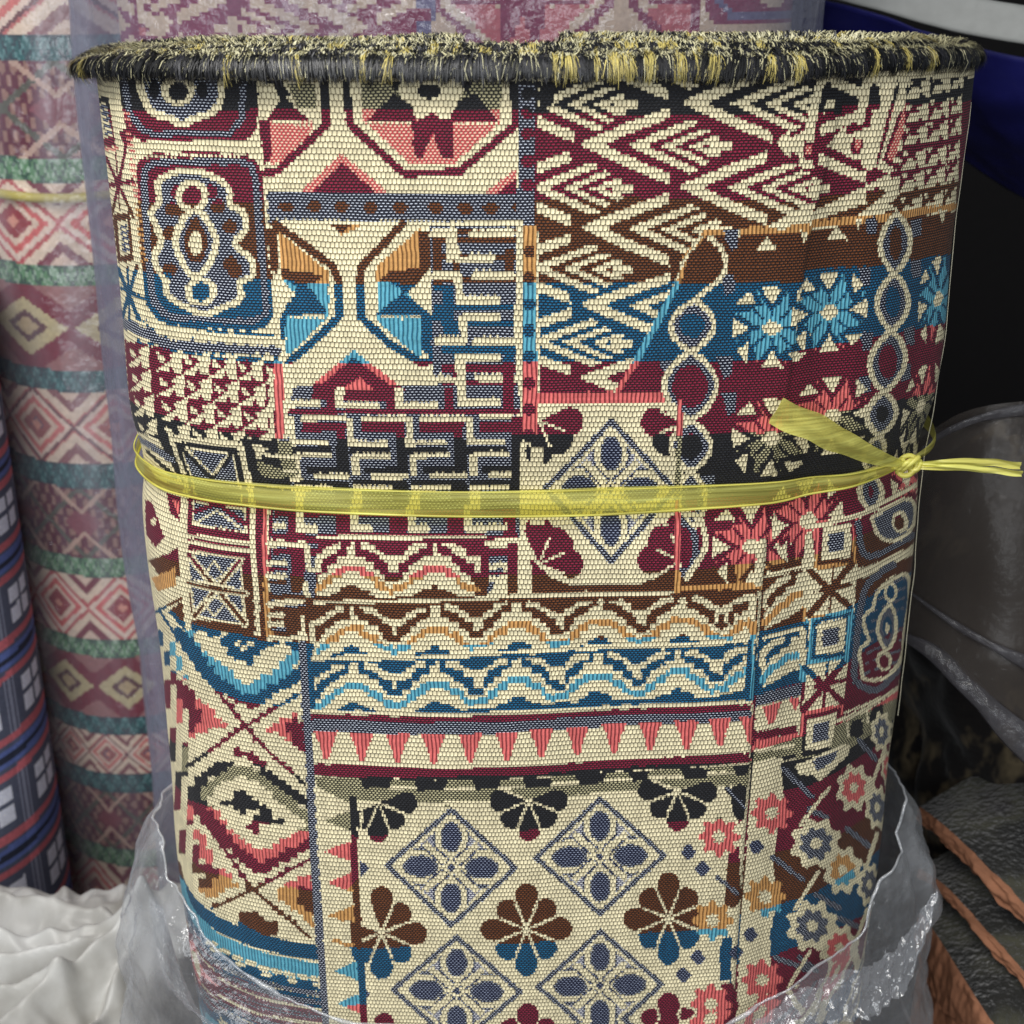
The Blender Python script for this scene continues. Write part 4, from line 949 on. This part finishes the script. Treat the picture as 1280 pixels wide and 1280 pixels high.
# ------------------------------------------------------------------ clear bag pulled down round the foot of the roll
CLEAR = film('clear_bag_film', (.95, .96, .97), lin(226,228,232), .055, .16, (30, 30, 14), .38, .32, .09, .26)
bag = thing('plastic_bag', (0, .5, GZ), 'clear plastic bag pulled down and crumpled round the foot of the patchwork roll', 'plastic bag')
nb_u, nb_v = 700, 120
s_ = np.linspace(0, PER, nb_u, endpoint=False); bx_, by_ = prof(s_); rt = bx_ / by_
bpx = np.interp(rt, [-.292, -.288, -.26, -.235, -.2, -.15, -.08, .1, .17, .20, .235, .262, .30, .3215], [1000, 1090, 1168, 1212, 1242, 1266, 1282, 1294, 1290, 1268, 1232, 1210, 1165, 1060])
frontm = (s_ > SL) & (s_ < SR)
ztop = np.array([spot(640, b, y)[2] for b, y in zip(bpx, by_)]); ztop = np.where(frontm, ztop, -.335)
for _ in range(6): ztop = (np.roll(ztop, 1) + 2 * ztop + np.roll(ztop, -1)) / 4
side = np.clip(np.maximum(np.interp(s_, [SL - .05, SL - .005, SL + .07, SL + .16], [1, 1, .28, 0]), np.interp(s_, [SR - .12, SR - .05, SR + .02, SR + .06], [0, .45, 1, 1])), 0, 1)
vv = np.linspace(0, 1, nb_v); VB = np.zeros((nb_v, nb_u, 3))
for j, v_ in enumerate(vv):
    z = ztop + (GZ + .003 - ztop) * v_
    puff = (.0035 + side * .0215 * np.sin(np.minimum(1, (ztop - z) / .06 + .06) * math.pi / 2) ** .8 + .004 * math.sin(v_ * math.pi))
    wr = np.array([noise.noise(Vector((a * 60, q * 40, 2))) * .6 + abs(noise.noise(Vector((a * 35 + q * 30, q * 28 - a * 9, 9)))) + .45 * (.4 - abs(noise.noise(Vector((a * 110 - q * 60, q * 80 + a * 30, 4))))) for a, q in zip(s_, z)])
    x, y = outward(s_, puff + wr * (.0022 + .005 * side))
    VB[j] = np.stack([x, y, z], 1)
mesh('film', VB.reshape(-1, 3), quads(nb_u, nb_v, True), CLEAR, bag)
lipp = VB[0] + np.array([0, 0, .0004]); lipp = np.vstack([lipp, lipp[:1]])
Vs, Fs = tube(lipp, .0004 + .0012 * np.abs(np.array([noise.noise(Vector((i * .06, 0, 4))) for i in range(len(lipp))])), 7)
mesh('gathered_lip', Vs, Fs, film('gathered_film', (.95, .96, .97), lin(232,234,238), .30, .2, (60, 60, 60), .4, .5, .12), bag)
# crumpled mouth hanging over on the right
def ribbon(pts, wid, seed, mat, name, parent, m=44, n=220, wave=.0034, wdir=(0, -.35, -1)):
    p = resample(catmull(pts, 14, False), n); wd = np.asarray(wdir, float); wd /= np.linalg.norm(wd); g = []
    for i in range(n):
        W = np.interp(i / (n - 1), *zip(*wid))
        for k in range(m):
            f = k / (m - 1); q = p[i] + wd * W * f
            a = noise.noise(Vector((i * .09, f * 2.2, seed))) + .6 * abs(noise.noise(Vector((i * .16 + f * 3, f * 6, seed + 3)))) + .22 * abs(noise.noise(Vector((i * .34 - f * 4, f * 11, seed + 5))))
            g.append(q + np.array([.35, -1, .2]) * a * wave)
    return mesh(name, np.array(g), quads(m, n), mat, parent)
CR = film('crumpled_film', (.95, .96, .97), lin(232,234,240), .12, .16, (40, 40, 24), .42, .28, .10, .3)
ribbon([spot(940, 1282, .424), spot(985, 1246, .424), spot(1040, 1218, .432), spot(1100, 1200, .445), spot(1145, 1150, .462), spot(1168, 1110, .475)], [(0, .012), (.4, .020), (.8, .022), (1, .004)], 11, CR, 'crumpled_mouth', bag)
ribbon([spot(186, 1120, .49), spot(196, 1190, .470), spot(216, 1240, .460), spot(260, 1275, .448), spot(330, 1310, .44)], [(0, .008), (.4, .016), (.8, .022), (1, .01)], 31, CR, 'crumpled_mouth', bag, wdir=(.75, -.2, -.6))
# ------------------------------------------------------------------ neighbouring rolls
def stack_roll(name, label, prof_pts, z0, z1, colour, mat, step=.0022, cat='fabric roll'):
    p = resample(catmull(prof_pts, 16), 340, True); n = len(p); rows_ = np.arange(z1, z0, -step); m = len(rows_)
    V_ = np.zeros((m, n, 3)); V_[:, :, :2] = p[None]; V_[:, :, 2] = rows_[:, None]
    F_ = quads(n, m, True); c_ = V_.reshape(-1, 3)[F_].mean(1)
    ctr = p.mean(0); t = thing(name, (ctr[0], ctr[1], z0), label, cat)
    ob = mesh('cloth', V_.reshape(-1, 3), F_[:, ::-1], mat, t)
    cc = np.ones((len(F_), 4)); cc[:, :3] = colour(c_); attr(ob, 'yarn', 'FLOAT_COLOR', 'FACE', cc)
    top = np.vstack([np.c_[p, np.full(n, z1)], np.c_[ctr + (p - ctr) * .15, np.full(n, z1)]]); mesh('roll_end', top, quads(n, 2, True), bpy.data.materials['inner_cloth'], t)
    return t
def sleeve(name, label, prof_pts, z0, z1, mat, seed, amp=.006, k=26., hem=True):
    p = resample(catmull(prof_pts, 16), 220, True); n = len(p); ctr = p.mean(0); m = 60; V_ = []
    d = p - ctr; d /= np.linalg.norm(d, axis=1)[:, None]
    for z in np.linspace(z1, z0, m):
        a = np.array([noise.noise(Vector((q[0] * k + z * 3, q[1] * k, z * 4 + seed))) + .7 * abs(noise.noise(Vector((q[0] * k * 2 - z * 6, q[1] * k * 2, seed + z * 5)))) for q in p])
        V_.append(np.c_[p + d * (a * amp)[:, None], np.full(n, z)])
    t = thing(name, (ctr[0], ctr[1], z0), label, 'plastic wrap'); mesh('film', np.array(V_).reshape(-1, 3), quads(n, m, True), mat, t); return t
circ = lambda cx, cy, rx, ry, n=14: [(cx + rx * math.cos(a), cy + ry * math.sin(a)) for a in np.linspace(0, 2 * math.pi, n, endpoint=False)]

# roll of the same cloth right behind, in a plastic sleeve
RP = [(-.192,.72),(-.185,.695),(-.15,.678),(-.06,.668),(.03,.668),(.10,.678),(.132,.70),(.138,.73),(.12,.76),(.0,.785),(-.10,.785),(-.17,.765)]
def col_back(c):
    x, y = image_px(c[:, 0], np.full(len(c), .68), c[:, 2]); xi = np.clip(1180 - x * .98, 130, 1190).astype(int); yi = np.clip(150 + np.abs(y) * .92, 105, 1200).astype(int)
    r, b = R[yi, xi], B[yi, xi]; pal = np.array([S(196,176,150), S(80,50,66), S(180,100,104), S(104,100,128), S(66,68,96), S(160,150,150)])
    out = pal[r]; d = r == D_; out[d] = (DARK[b[d]] * .55 + S(110,70,96) * .45); return out
stack_roll('fabric_roll', 'taller patchwork cloth roll in plastic, standing directly behind the tied roll', RP, GZ, .16, col_back, faced('muted_jacquard', .8, .3, 500), .0018)
HAZY = film('hazy_sleeve_film', (.90, .90, .95), lin(178,182,204), .11, .22, (30, 30, 2.5), .6, .35)
SP = [(-.216,.725),(-.211,.690),(-.165,.668),(-.06,.658),(.03,.658),(.11,.668),(.147,.695),(.154,.73),(.135,.775),(.0,.80),(-.11,.80),(-.195,.775)]
sleeve('plastic_sleeve', 'hazy plastic sleeve round the taller patchwork roll behind the tied roll', SP, GZ + .002, .17, HAZY, 5)

# kilim roll on the left
def col_kilim(c):
    ang = np.arctan2(c[:, 0] + .258, -(c[:, 1] - .86)); u = (ang + .62) / .92; _, y = image_px(np.full(len(c), -.27), np.full(len(c), .79), c[:, 2]); y = y - 12 * np.cos(ang * 1.3) + 8
    out = np.tile(S(150,96,96), (len(c), 1)); P = 1.
    bandsK = [(-130,-100,'t'),(-100,40,'x'),(40,72,'t'),(72,192,'m'),(192,222,'g'),(222,325,'X'),(325,352,'g'),(352,455,'d'),(455,482,'t'),(482,572,'c'),(572,602,'t'),(602,688,'m'),(688,712,'g'),(712,790,'X'),(790,812,'g'),(812,886,'d'),(886,908,'t'),(908,957,'c'),(957,980,'t'),(980,1050,'m'),(1050,1072,'g'),(1072,1150,'X'),(1150,1180,'t'),(1180,1300,'d')]
    for y0, y1, k in bandsK:
        m = (y >= y0) & (y < y1); v = (y[m] - y0) / (y1 - y0); w = u[m]; h = (y1 - y0)
        a = np.abs(((w * 150 / h * 1.35 + .3) % 1.6) / .8 - 1); b = np.abs(2 * v - 1)                      # a,b in 0..1 around motif centres
        if k in 'tg':
            base = S(36,92,92) if k == 't' else S(92,138,96); dk = S(24,56,64) if k == 't' else S(44,80,62)
            z = np.abs(((w * 7) % 1) - .5) * 2; q = np.where((np.abs(z - v) < .16)[:, None], dk, base); q[(b > .84)] = dk; q[(np.abs(1 - z - v) < .10)] = S(150,176,150) if k == 'g' else S(88,134,132)
        elif k in 'Xcx':
            d = a + b; q = np.where((d < .45)[:, None], S(150,60,66), S(222,196,172)); q[d > .62] = S(208,98,94); q[d > .80] = S(228,204,184); q[d > .98] = S(186,84,84); q[d > 1.12] = S(226,204,178); q[d > 1.42] = S(120,40,56); q[d > 1.7] = S(216,190,168)
            if k != 'X':
                q = q * .88 + S(214,190,168) * .12; q[np.abs(d - 1.0) < .05] = S(110,64,66); q[d < .2] = S(88,84,104)
            q[d < .16] = S(214,150,130)
        elif k == 'd':
            st = np.round((a * .8 + b * 1.05) * 6) / 6; q = np.where((st < .78)[:, None], S(190,176,132), S(118,26,46)); q[st < .42] = S(92,50,52); q[st < .2] = S(182,160,120); q[st > 1.3] = S(150,100,96)
        else:
            d = np.abs(a - b); q = np.where((np.sin(w * 60) * np.sin(v * 22) > .15)[:, None], S(150,112,98), S(96,32,50)); q[d < .09] = S(84,84,70); q[(d > .5) & (b < .5)] = S(130,62,72); q[np.abs(a + b - 1.3) < .08] = S(190,158,138)
        out[m] = q
    return out
stack_roll('fabric_roll', 'pink and green kilim patterned cloth roll in plastic at the left', circ(-.258, .86, .077, .077), GZ, .22, col_kilim, faced('kilim_cloth', .85, .2, 400), .0015)
SL2 = film('sleeve_film', (.93, .93, .96), lin(206,208,220), .03, .2, (34, 34, 1.2), .6, .3, .05, .30)
sleeve('plastic_sleeve', 'clear plastic sleeve with pale vertical creases round the kilim roll', circ(-.256, .858, .086, .088, 16), GZ + .002, .23, SL2, 9, .006, 30.)
ang = np.linspace(math.pi * .98, math.pi * 1.75, 60); pth = np.stack([-.258 + .0795 * np.cos(ang), .860 + .0795 * np.sin(ang), np.full(60, spot(40, 236, .79)[2]) + .004 * np.cos(ang * 2)], 1)
Vs, Fs = tube(pth, .0028, 7); o = mesh('plastic_tie', Vs, Fs, plain('yellow_string', lin(186,172,84), .5, .3)); tag(o, 'yellow string round the plastic covered kilim roll', 'string')

# plaid roll at the far left
def col_plaid(c):
    ang = np.arctan2(c[:, 0] + .378, -(c[:, 1] - .74)); _, y = image_px(np.full(len(c), -.30), np.full(len(c), .69), c[:, 2]); y = y + 8 * np.sin(ang) - 20
    out = np.tile(S(64,70,92), (len(c), 1)); per = 113.; v = ((y - 700) % per) / per; u = ((ang - .02) % .62) / .62
    lite = (np.abs(u - .5) > .42); out[lite] = S(104,110,132); out[(np.abs(np.abs(u - .5) - .455) < .016)] = S(56,60,84)
    for a, b, col in ((0, .09, S(172,60,74)), (.09, .13, S(64,72,98)), (.13, .20, S(54,80,150)), (.20, .26, S(34,40,60)), (.26, .32, S(54,80,150)), (.32, .36, S(64,72,98)), (.36, .44, S(172,60,74))):
        m = (v >= a) & (v < b); out[m] = col * np.where(lite[m], 1.15, .92)[:, None]
    for a, b in ((.52, .68), (.73, .90)):
        for p, q in ((.22, .46), (.54, .78)): m = (v > a) & (v < b) & (u > p) & (u < q); out[m] = S(170,174,190)
    return (out * .66 + out.mean(1, keepdims=True) * .34) * 2.0
stack_roll('fabric_roll', 'slate blue tartan cloth roll with red stripes at the far left', circ(-.378, .74, .083, .083), GZ, spot(0, 380, .70)[2], col_plaid, faced('plaid_cloth', .9, .25, 500), .0016)

# ------------------------------------------------------------------ white sack, bottom left
def sack():
    """a limp sack with the tied corner pulled up at its right: sheet with sharp folds fanning from the corner"""
    xs = np.linspace(-.44, -.166, 230); ys = np.linspace(.37, .68, 230); X, Y = np.meshgrid(xs, ys)
    q = np.array([[noise.noise(Vector((x * 9, y * 9, 2))), noise.noise(Vector((x * 9 + 7, y * 9, 5)))] for x, y in zip(X.ravel(), Y.ravel())]).reshape(*X.shape, 2)
    U, W = X + q[..., 0] * .016, Y + q[..., 1] * .016
    Z = -.492 - .16 * np.maximum(0, .47 - Y) + .008 * q[..., 0]
    T = (-.192, .556)
    folds = [(T, (-.262, .566), .052, .032), (T, (-.236, .480), .056, .026), (T, (-.196, .470), .050, .020), (T, (-.300, .520), .046, .020), ((-.262, .566), (-.36, .575), .044, .034),
             ((-.236, .480), (-.290, .440), .042, .026), ((-.300, .520), (-.40, .470), .042, .026), ((-.262, .566), (-.300, .520), .036, .014), ((-.215, .520), (-.27, .505), .050, .012), ((-.200, .44), (-.30, .41), .032, .026), ((-.34, .55), (-.38, .50), .040, .016), ((-.22, .60), (-.34, .63), .036, .03)]
    H = np.zeros_like(Z)
    for (xa, ya), (xb, yb), h, wd in folds:
        dx, dy = xb - xa, yb - ya; t = np.clip(((U - xa) * dx + (W - ya) * dy) / (dx * dx + dy * dy), 0, 1)
        sd = (U - xa) * dy - (W - ya) * dx; d = np.hypot(U - xa - t * dx, W - ya - t * dy); d = d * np.where(sd > 0, 1.5, .8)
        f = h * np.maximum(0, 1 - d / wd) ** 1.25 * (1 - .35 * t)
        H = np.maximum(H, f) + .18 * np.minimum(H, f)
    H += .0045 * np.array([1 - 3 * abs(noise.noise(Vector((x * 60 + y * 30, y * 34, 4)))) for x, y in zip(U.ravel(), W.ravel())]).reshape(X.shape)
    H += .0012 * np.array([1 - 3 * abs(noise.noise(Vector((x * 150 - y * 60, y * 110, 8)))) for x, y in zip(U.ravel(), W.ravel())]).reshape(X.shape)
    for _ in range(2): H = (H + np.roll(H, 1, 0) + np.roll(H, -1, 0) + np.roll(H, 1, 1) + np.roll(H, -1, 1)) / 5
    Z = Z + H
    e = np.minimum(np.minimum((X - xs[0]) / .03, (xs[-1] - X) / .012), np.minimum((Y - ys[0]) / .03, (ys[-1] - Y) / .03)); e = np.clip(e, 0, 1); e = e * e * (3 - 2 * e)
    Z = GZ + .002 + (Z - GZ - .002) * (.0 + e) ** .35
    return np.stack([X, Y, Z], -1).reshape(-1, 3), quads(230, 230)
V_, F_ = sack(); t = NT('woven_sack'); 
wv = t.n('ShaderNodeTexWave'); wv.inputs['Scale'].default_value = 420; t.l(t.n('ShaderNodeTexCoord').outputs['Object'], wv.inputs['Vector'])
n1 = t.noise(30, 5); c1 = t.ramp(n1, (.3, lin(150,147,140)), (.55, lin(186,185,181)), (.8, lin(200,200,198)))
m_ = t.done(t.bsdf(c1, .38, .4, t.bump(t.math('ADD', t.math('MULTIPLY', wv.outputs[0], .10), t.noise(60, 4)), .25, .0015)))
o = mesh('sack', V_, F_, m_); tag(o, 'crumpled glossy white woven sack on the floor at the lower left', 'sack')

# ------------------------------------------------------------------ right side: tarp, wrapped bundle, folded cloths
def sheet(name, grid_pts, nu_, nv_, mat, parent=None, amp=.004, k=14., seed=1, thick=.0006):
    """a cloth or film spanned over a grid of control points, gently wrinkled, with real thickness"""
    g = np.asarray(grid_pts, float); r1 = np.array([resample(catmull(r, 10, False), nu_) for r in g]); r2 = np.array([resample(catmull(r1[:, i], 10, False), nv_) for i in range(nu_)]).transpose(1, 0, 2)
    du = np.gradient(r2, axis=1); dv = np.gradient(r2, axis=0); nn = np.cross(du, dv); nn /= np.linalg.norm(nn, axis=2)[..., None] + 1e-9
    P = r2.reshape(-1, 3); w = np.array([noise.noise(Vector(p * k) + Vector((seed, 0, 0))) + .5 * abs(noise.noise(Vector(p * k * 2.2) + Vector((seed, 4, 0)))) for p in P])
    P = P + nn.reshape(-1, 3) * (w * amp)[:, None]; o = mesh(name, P, quads(nu_, nv_), mat, parent)
    if thick:
        md = o.modifiers.new('thickness', 'SOLIDIFY'); md.thickness = thick; md.offset = 0
    return o
tarp = thing('tarpaulin', (.30, .82, -.1), 'navy blue woven tarpaulin with a pale hem hanging behind the roll at the upper right', 'tarpaulin')
t = NT('navy_tarp'); ck = t.n('ShaderNodeTexBrick'); ck.inputs['Scale'].default_value = 240; ck.inputs['Mortar Size'].default_value = .03
t.l(t.n('ShaderNodeTexCoord').outputs['Object'], ck.inputs['Vector']); n1 = t.noise(20, 4)
tm = t.done(t.bsdf(t.ramp(n1, (.3, lin(28,28,96)), (.7, lin(48,50,140))), .42, .45, t.bump(t.math('ADD', t.math('MULTIPLY', ck.outputs[1], .4), n1), .5, .002)))
sp = spot
sheet('tarp_sheet', [[sp(930, -30, .84), sp(1060, 10, .80), sp(1180, 50, .77), sp(1330, 80, .74)], [sp(950, 40, .86), sp(1080, 70, .82), sp(1200, 110, .79), sp(1330, 150, .76)],
     [sp(980, 80, .90), sp(1100, 115, .87), sp(1220, 165, .84), sp(1340, 225, .82)], [sp(1010, 110, .95), sp(1130, 150, .93), sp(1230, 215, .90), sp(1340, 300, .88)]], 60, 50, tm, tarp, .006, 12, 3)
sheet('hem', [[sp(950, -60, .80), sp(1080, -40, .765), sp(1180, -10, .745), sp(1330, 15, .72)], [sp(960, -20, .79), sp(1080, 8, .755), sp(1190, 38, .735), sp(1330, 62, .71)]], 60, 10, plain('hem_webbing', lin(124,126,124), .6, .3, .15, 160), tarp, .002, 20, 6, .002)

# dark bundle of pile cloth wrapped in smoky film
def blob(name, cx, cy, rx, ry, z0, z1, mat, seed, amp, label, cat, n=150, m=110, rnd=.12):
    V_ = []
    for z in np.linspace(z0, z1, m):
        e = (1 - max(0, (z - (z1 - rnd)) / rnd) ** 2 * .999) ** .5
        for a in np.linspace(0, 2 * math.pi, n, endpoint=False):
            q = Vector((math.cos(a) * 2.2, math.sin(a) * 2.2, z * 11 + seed)); r = e * (1 + amp * noise.noise(q) + amp * .8 * abs(noise.noise(q * 2.1)))
            V_.append((cx + rx * math.cos(a) * r, cy + ry * math.sin(a) * r, z))
    return tag(mesh(name, V_, quads(n, m, True), mat), label, cat)
t = NT('dark_pile_cloth'); n1 = t.noise(13, 4, t.mapped((1.6, 1.6, 1), (.4, .3, .5)), .6); n2 = t.noise(260, 3)
cc_ = t.ramp(n1, (.40, lin(8,7,8)), (.54, lin(20,17,16)), (.61, lin(84,74,56)), (.65, lin(20,17,18)), (.72, lin(16,13,20)))
dm = t.done(t.bsdf(cc_, .9, .15, t.bump(n2, .25, .002), .1))
blob('cloth_bundle', .345, .70, .125, .11, GZ, -.205, dm, 3, .16, 'tall bundle of dark pile cloth under smoky plastic, right of the tied roll', 'cloth bundle')
SMOKE = film('smoky_film', (.55, .55, .57), lin(94,87,82), .42, .4, (9, 9, 4), .35, .06, .007, .2)
wrap = thing('plastic_sheet', (.26, .60, -.25), 'smoky grey plastic sheet with folded pale edges draped over the dark bundle', 'plastic sheet')
sheet('film', [[sp(1130, 560, .585), sp(1190, 520, .575), sp(1250, 505, .57), sp(1340, 500, .57)], [sp(1125, 640, .58), sp(1190, 640, .56), sp(1260, 640, .55), sp(1340, 660, .55)], [sp(1118, 730, .575), sp(1190, 760, .555), sp(1260, 790, .54), sp(1340, 820, .54)], [sp(1112, 790, .57), sp(1180, 830, .55), sp(1240, 890, .535), sp(1330, 960, .53)]], 90, 80, SMOKE, wrap, .010, 11, 4, 0)
EDGE = film('edge_film', (.80, .80, .82), lin(104,102,106), .35, .35, (60, 60, 60), .3, .3, .02)
def foldedge(pts, r0, seed):
    p = resample(catmull(pts, 12, False), 90); rr = np.linspace(.35, 1.5, 90) * r0 * (.55 + .8 * np.abs(np.array([noise.noise(Vector((i * .02, seed, 2))) for i in range(90)])))
    a, f_ = tube(p, rr, 9); a = a.reshape(90, 9, 3); a = p[:, None] + (a - p[:, None]) * np.array([1, .35, 1.]); mesh('folded_edge', a.reshape(-1, 3), f_, EDGE, wrap)
foldedge([sp(1112, 788, .568), sp(1165, 815, .552), sp(1215, 862, .540), sp(1262, 910, .532), sp(1320, 960, .525)], .0085, 1)
foldedge([sp(1128, 600, .58), sp(1160, 556, .574), sp(1205, 530, .568), sp(1260, 515, .565), sp(1330, 508, .565)], .0030, 5)
foldedge([sp(1130, 735, .57), sp(1190, 778, .55), sp(1250, 812, .535), sp(1330, 850, .53)], .0028, 7)

# folded blankets, bottom right: pile slabs with tan bound edges
t = NT('blanket_pile'); n1 = t.noise(22, 5); n2 = t.noise(320, 2); n3 = t.noise(9, 3)
c1 = t.ramp(n1, (.34, lin(13,12,12)), (.5, lin(30,29,25)), (.6, lin(64,63,50)), (.72, lin(34,29,30)))
bp = t.done(t.bsdf(c1, .8, .25, t.bump(t.math('ADD', n2, t.math('MULTIPLY', n3, 1.2)), .9, .005), .3))
TAN = plain('tan_binding', lin(142,98,74), .85, .12, .55, 70, .7, .004)
def blanket(label, edge, drop, back, floor=False, group='folded blankets stacked by the foot of the roll'):
    """edge: front-left edge from the back (left) to the front (right); the pile slab rises behind it"""
    e = resample(catmull(edge, 14, False), 90); t_ = thing('folded_blanket', tuple(e[45] - np.array([0, 0, drop])), label, 'blanket', group)
    bk = np.asarray(back, float); n, m = 90, 46; V_ = []
    for i in range(n):
        for k in range(m):
            f = k / (m - 1); lift = .018 * math.sin(min(1, f * 2.2) * math.pi / 2); q = e[i] + bk * f + np.array([0, 0, lift])
            w = noise.noise(Vector((i * .045, f * 4, drop * 100))) * .006 + noise.noise(Vector((i * .16, f * 13, 3))) * .002
            V_.append(q + np.array([0, 0, w * min(1, f * 6)]))
    mesh('pile_side', V_, quads(m, n), bp, t_)
    V_ = []; m = 22
    for i in range(n):
        for k in range(m):
            f = k / (m - 1); a = math.pi * f
            w = noise.noise(Vector((i * .06, f * 3, 8))) * .0025 + noise.noise(Vector((i * .3, f * 6, 2))) * .0012
            V_.append(e[i] + np.array([-.0016 * math.sin(a) ** .5 - w, -.0016 * math.sin(a) ** .5 - w, -drop * (1 + .45 * noise.noise(Vector((i * .07, 2, drop * 90)))) * (1 - math.cos(a)) / 2]) + (bk * .12 if k in (0,) else 0))
    mesh('bound_edge', V_, quads(m, n), TAN, t_)
    V_ = np.array([[e[i] + np.array([0, 0, -drop]), e[i] + bk * 1. + np.array([0, 0, -drop])] for i in range(n)]).reshape(-1, 3); mesh('underside', V_, quads(2, n), bp, t_)
BK = (.22, .10, .012)
blanket('uppermost folded dark pile blanket with a thin tan edge, right of the roll', [sp(1150, 1008, .62), sp(1190, 1040, .585), sp(1240, 1090, .555), sp(1300, 1150, .53), sp(1360, 1200, .51)], .0095, BK)
blanket('middle folded dark blanket with a narrow brown edge, below the uppermost blanket', [sp(1150, 1085, .61), sp(1185, 1110, .58), sp(1230, 1160, .55), sp(1290, 1225, .52), sp(1340, 1280, .505)], .006, BK)
blanket('lowest folded olive pile blanket with a broad tan edge, nearest the plastic bag', [sp(1150, 1140, .60), sp(1172, 1170, .575), sp(1200, 1215, .545), sp(1235, 1270, .515), sp(1280, 1340, .50)], .028, (.22, .11, .004))
blanket('thick dark blanket under the whole stack, mostly hidden behind the plastic bag', [sp(1150, 1200, .60), sp(1172, 1232, .575), sp(1200, 1285, .545), sp(1235, 1340, .515), sp(1280, 1400, .50)], .085, (.22, .11, .004))
